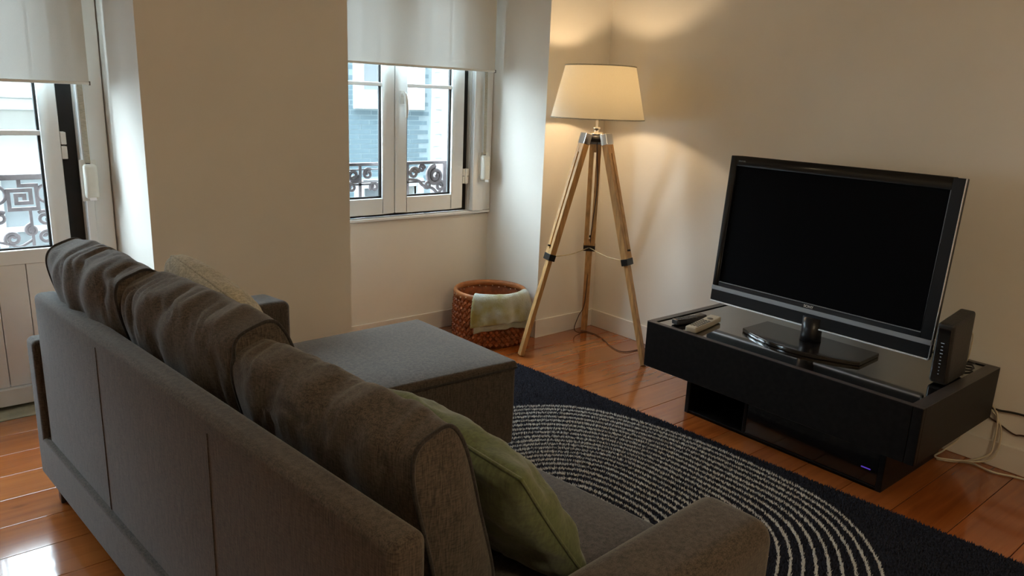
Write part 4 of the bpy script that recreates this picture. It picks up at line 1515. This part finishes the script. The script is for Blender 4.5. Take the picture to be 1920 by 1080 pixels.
# ------------------------------------------------------------------ rug
RA, RB_ = np.array([-0.887, -0.318]), np.array([-0.690, -3.15])     # edge towards the cabinet
rdir = (RB_ - RA) / np.linalg.norm(RB_ - RA)
rin = np.array([rdir[1], -rdir[0]])
if rin[0] > 0:
    rin = -rin
RW, RL = 1.70, float(np.linalg.norm(RB_ - RA))
rug = thing('area_rug', 'dark navy shag rug with white curved stripes in front of the sofa', 'rug', (-1.6, -1.7, 0.0))
cs = [RA, RB_, RB_ + rin * RW, RA + rin * RW]
MB().prism([(float(c[0]), float(c[1])) for c in cs], 0.0005, 0.008).build('backing', 'rug_backing', rug)
step = 0.0058
na_, nb_ = int(RL / step), int(1.12 / step)
A_, B_ = np.meshgrid(np.arange(na_), np.arange(nb_), indexing='ij')
A_ = (A_.ravel() + 0.5 + rng.uniform(-0.45, 0.45, A_.size)) * step
B_ = (B_.ravel() + 0.5 + rng.uniform(-0.45, 0.45, B_.size)) * step
P = RA[None, :] + A_[:, None] * rdir[None, :] + B_[:, None] * rin[None, :]
# leave out what lies under the seat and the chaise
keep = ~((P[:, 0] < -2.12) & (P[:, 1] > -2.5)) & ~((P[:, 0] < -1.66) & (P[:, 1] > -1.00))
P = P[keep]
# stripe field: nested rounded ovals
SPC = 0.0385


def stripe_phase(P):
    wob = 0.006 * np.sin(P[:, 0] * 9 + 1.3 * np.sin(P[:, 1] * 5)) + 0.006 * np.sin(P[:, 1] * 11 + P[:, 0] * 4)
    ax_ = np.array([0.9976, 0.0695])
    ay_ = np.array([-0.0695, 0.9976])
    d_ = P - np.array([-1.75, -1.62])
    u_, v_ = d_ @ ax_, d_ @ ay_
    rho = (np.abs(u_ / 0.885) ** 2.6 + np.abs(v_ / 0.925) ** 2.6) ** (1 / 2.6) + wob
    return (1.0 - rho) / SPC


ph = stripe_phase(P)
white = (ph > -0.25) & (np.abs(ph - np.round(ph)) < 0.135) & (np.round(ph) >= 0)


def pile(pts, hmin, hmax, wid, lean, name, material):
    n = len(pts)
    h = rng.uniform(hmin, hmax, n)
    a = rng.uniform(0, 2 * np.pi, n)
    lx, ly = rng.normal(0, lean, n), rng.normal(0, lean, n)
    V = np.zeros((n, 4, 3))
    for k in range(3):
        ang = a + k * 2 * np.pi / 3
        V[:, k, 0] = pts[:, 0] + wid * np.cos(ang)
        V[:, k, 1] = pts[:, 1] + wid * np.sin(ang)
        V[:, k, 2] = 0.007
    V[:, 3, 0] = pts[:, 0] + lx
    V[:, 3, 1] = pts[:, 1] + ly
    V[:, 3, 2] = 0.007 + h
    V -= np.array(rug.location)[None, None, :]
    idx = np.arange(n)[:, None, None] * 4 + np.array([[0, 1, 3], [1, 2, 3], [2, 0, 3]])[None]
    me = bpy.data.meshes.new(name)
    me.vertices.add(n * 4)
    me.vertices.foreach_set('co', V.astype(np.float32).ravel())
    me.loops.add(n * 9)
    me.loops.foreach_set('vertex_index', idx.astype(np.int32).ravel())
    me.polygons.add(n * 3)
    me.polygons.foreach_set('loop_start', np.arange(0, n * 9, 3, dtype=np.int32))
    me.polygons.foreach_set('loop_total', np.full(n * 3, 3, dtype=np.int32))
    me.update()
    me.validate()
    me.materials.append(MATS[material])
    o = bpy.data.objects.new(name, me)
    COL.objects.link(o)
    o.parent = rug
    o['kind'] = 'stuff'
    return o


dense = 0.0033
na_, nb_ = int(RL / dense), int(1.12 / dense)
A_, B_ = np.meshgrid(np.arange(na_), np.arange(nb_), indexing='ij')
A_ = (A_.ravel() + 0.5 + rng.uniform(-0.5, 0.5, A_.size)) * dense
B_ = (B_.ravel() + 0.5 + rng.uniform(-0.5, 0.5, B_.size)) * dense
W_ = RA[None, :] + A_[:, None] * rdir[None, :] + B_[:, None] * rin[None, :]
W_ = W_[~((W_[:, 0] < -2.12) & (W_[:, 1] > -2.5)) & ~((W_[:, 0] < -1.66) & (W_[:, 1] > -1.00))]
pw_ = stripe_phase(W_)
W_ = W_[(pw_ > -0.25) & (np.abs(pw_ - np.round(pw_)) < 0.105) & (np.round(pw_) >= 0)]
pile(P[~white], 0.009, 0.015, 0.0048, 0.0035, 'dark_pile', 'rug_navy')
pile(W_, 0.010, 0.0165, 0.0026, 0.0026, 'white_pile', 'rug_white')

# ------------------------------------------------------------------ cables at the right
cable('beige_cable', [(-0.012, -2.20, 0.300), (-0.014, -2.30, 0.235), (-0.040, -2.322, 0.113), (-0.058, -2.312, 0.055), (-0.095, -2.240, 0.012), (-0.150, -2.165, 0.0065), (-0.125, -2.205, 0.0065), (-0.070, -2.265, 0.0065), (-0.084, -2.350, 0.0065), (-0.046, -2.450, 0.0065), (-0.026, -2.62, 0.0065), (-0.024, -2.95, 0.0065)],
      0.0042, 'cord_beige', 'beige cable looping to the floor behind the cabinet and along the baseboard')
cable('thin_beige_cable', [(-0.012, -2.18, 0.30), (-0.016, -2.306, 0.215), (-0.030, -2.340, 0.120), (-0.072, -2.325, 0.045), (-0.115, -2.232, 0.018), (-0.158, -2.158, 0.016), (-0.105, -2.172, 0.040), (-0.050, -2.20, 0.095), (-0.020, -2.16, 0.16)],
      0.0036, 'cord_beige', 'thinner beige cable coiled under the right end of the cabinet')
cable('black_cable', [(-0.010, -2.20, 0.262), (-0.012, -2.296, 0.243), (-0.012, -2.394, 0.252), (-0.010, -2.70, 0.255), (-0.010, -3.1, 0.25)],
      0.0045, 'cord_black', 'black cable running level along the wall right of the cabinet')
cable('brown_cable', [(-0.009, -2.22, 0.225), (-0.008, -2.31, 0.188), (-0.010, -2.375, 0.162), (-0.012, -2.42, 0.170), (-0.010, -2.60, 0.180), (-0.010, -2.9, 0.17)],
      0.0034, 'cord_brown', 'thin brown cable drooping along the wall under the black one')
cable('curled_cable', [(-0.255, -2.205, 0.560), (-0.215, -2.215, 0.585), (-0.200, -2.220, 0.560), (-0.190, -2.215, 0.48), (-0.165, -2.195, 0.425)],
      0.003, 'cord_beige', 'short beige cord curling from the back of the router', cat='cord')
cable('tangled_lead', [(-0.235, -2.165, 0.423), (-0.20, -2.20, 0.432), (-0.16, -2.15, 0.424), (-0.12, -2.21, 0.430), (-0.17, -2.225, 0.424), (-0.21, -2.18, 0.428), (-0.13, -2.165, 0.424), (-0.08, -2.21, 0.428)],
      0.0035, 'cord_black', 'tangle of thin black lead on the cabinet behind the router', cat='cord')
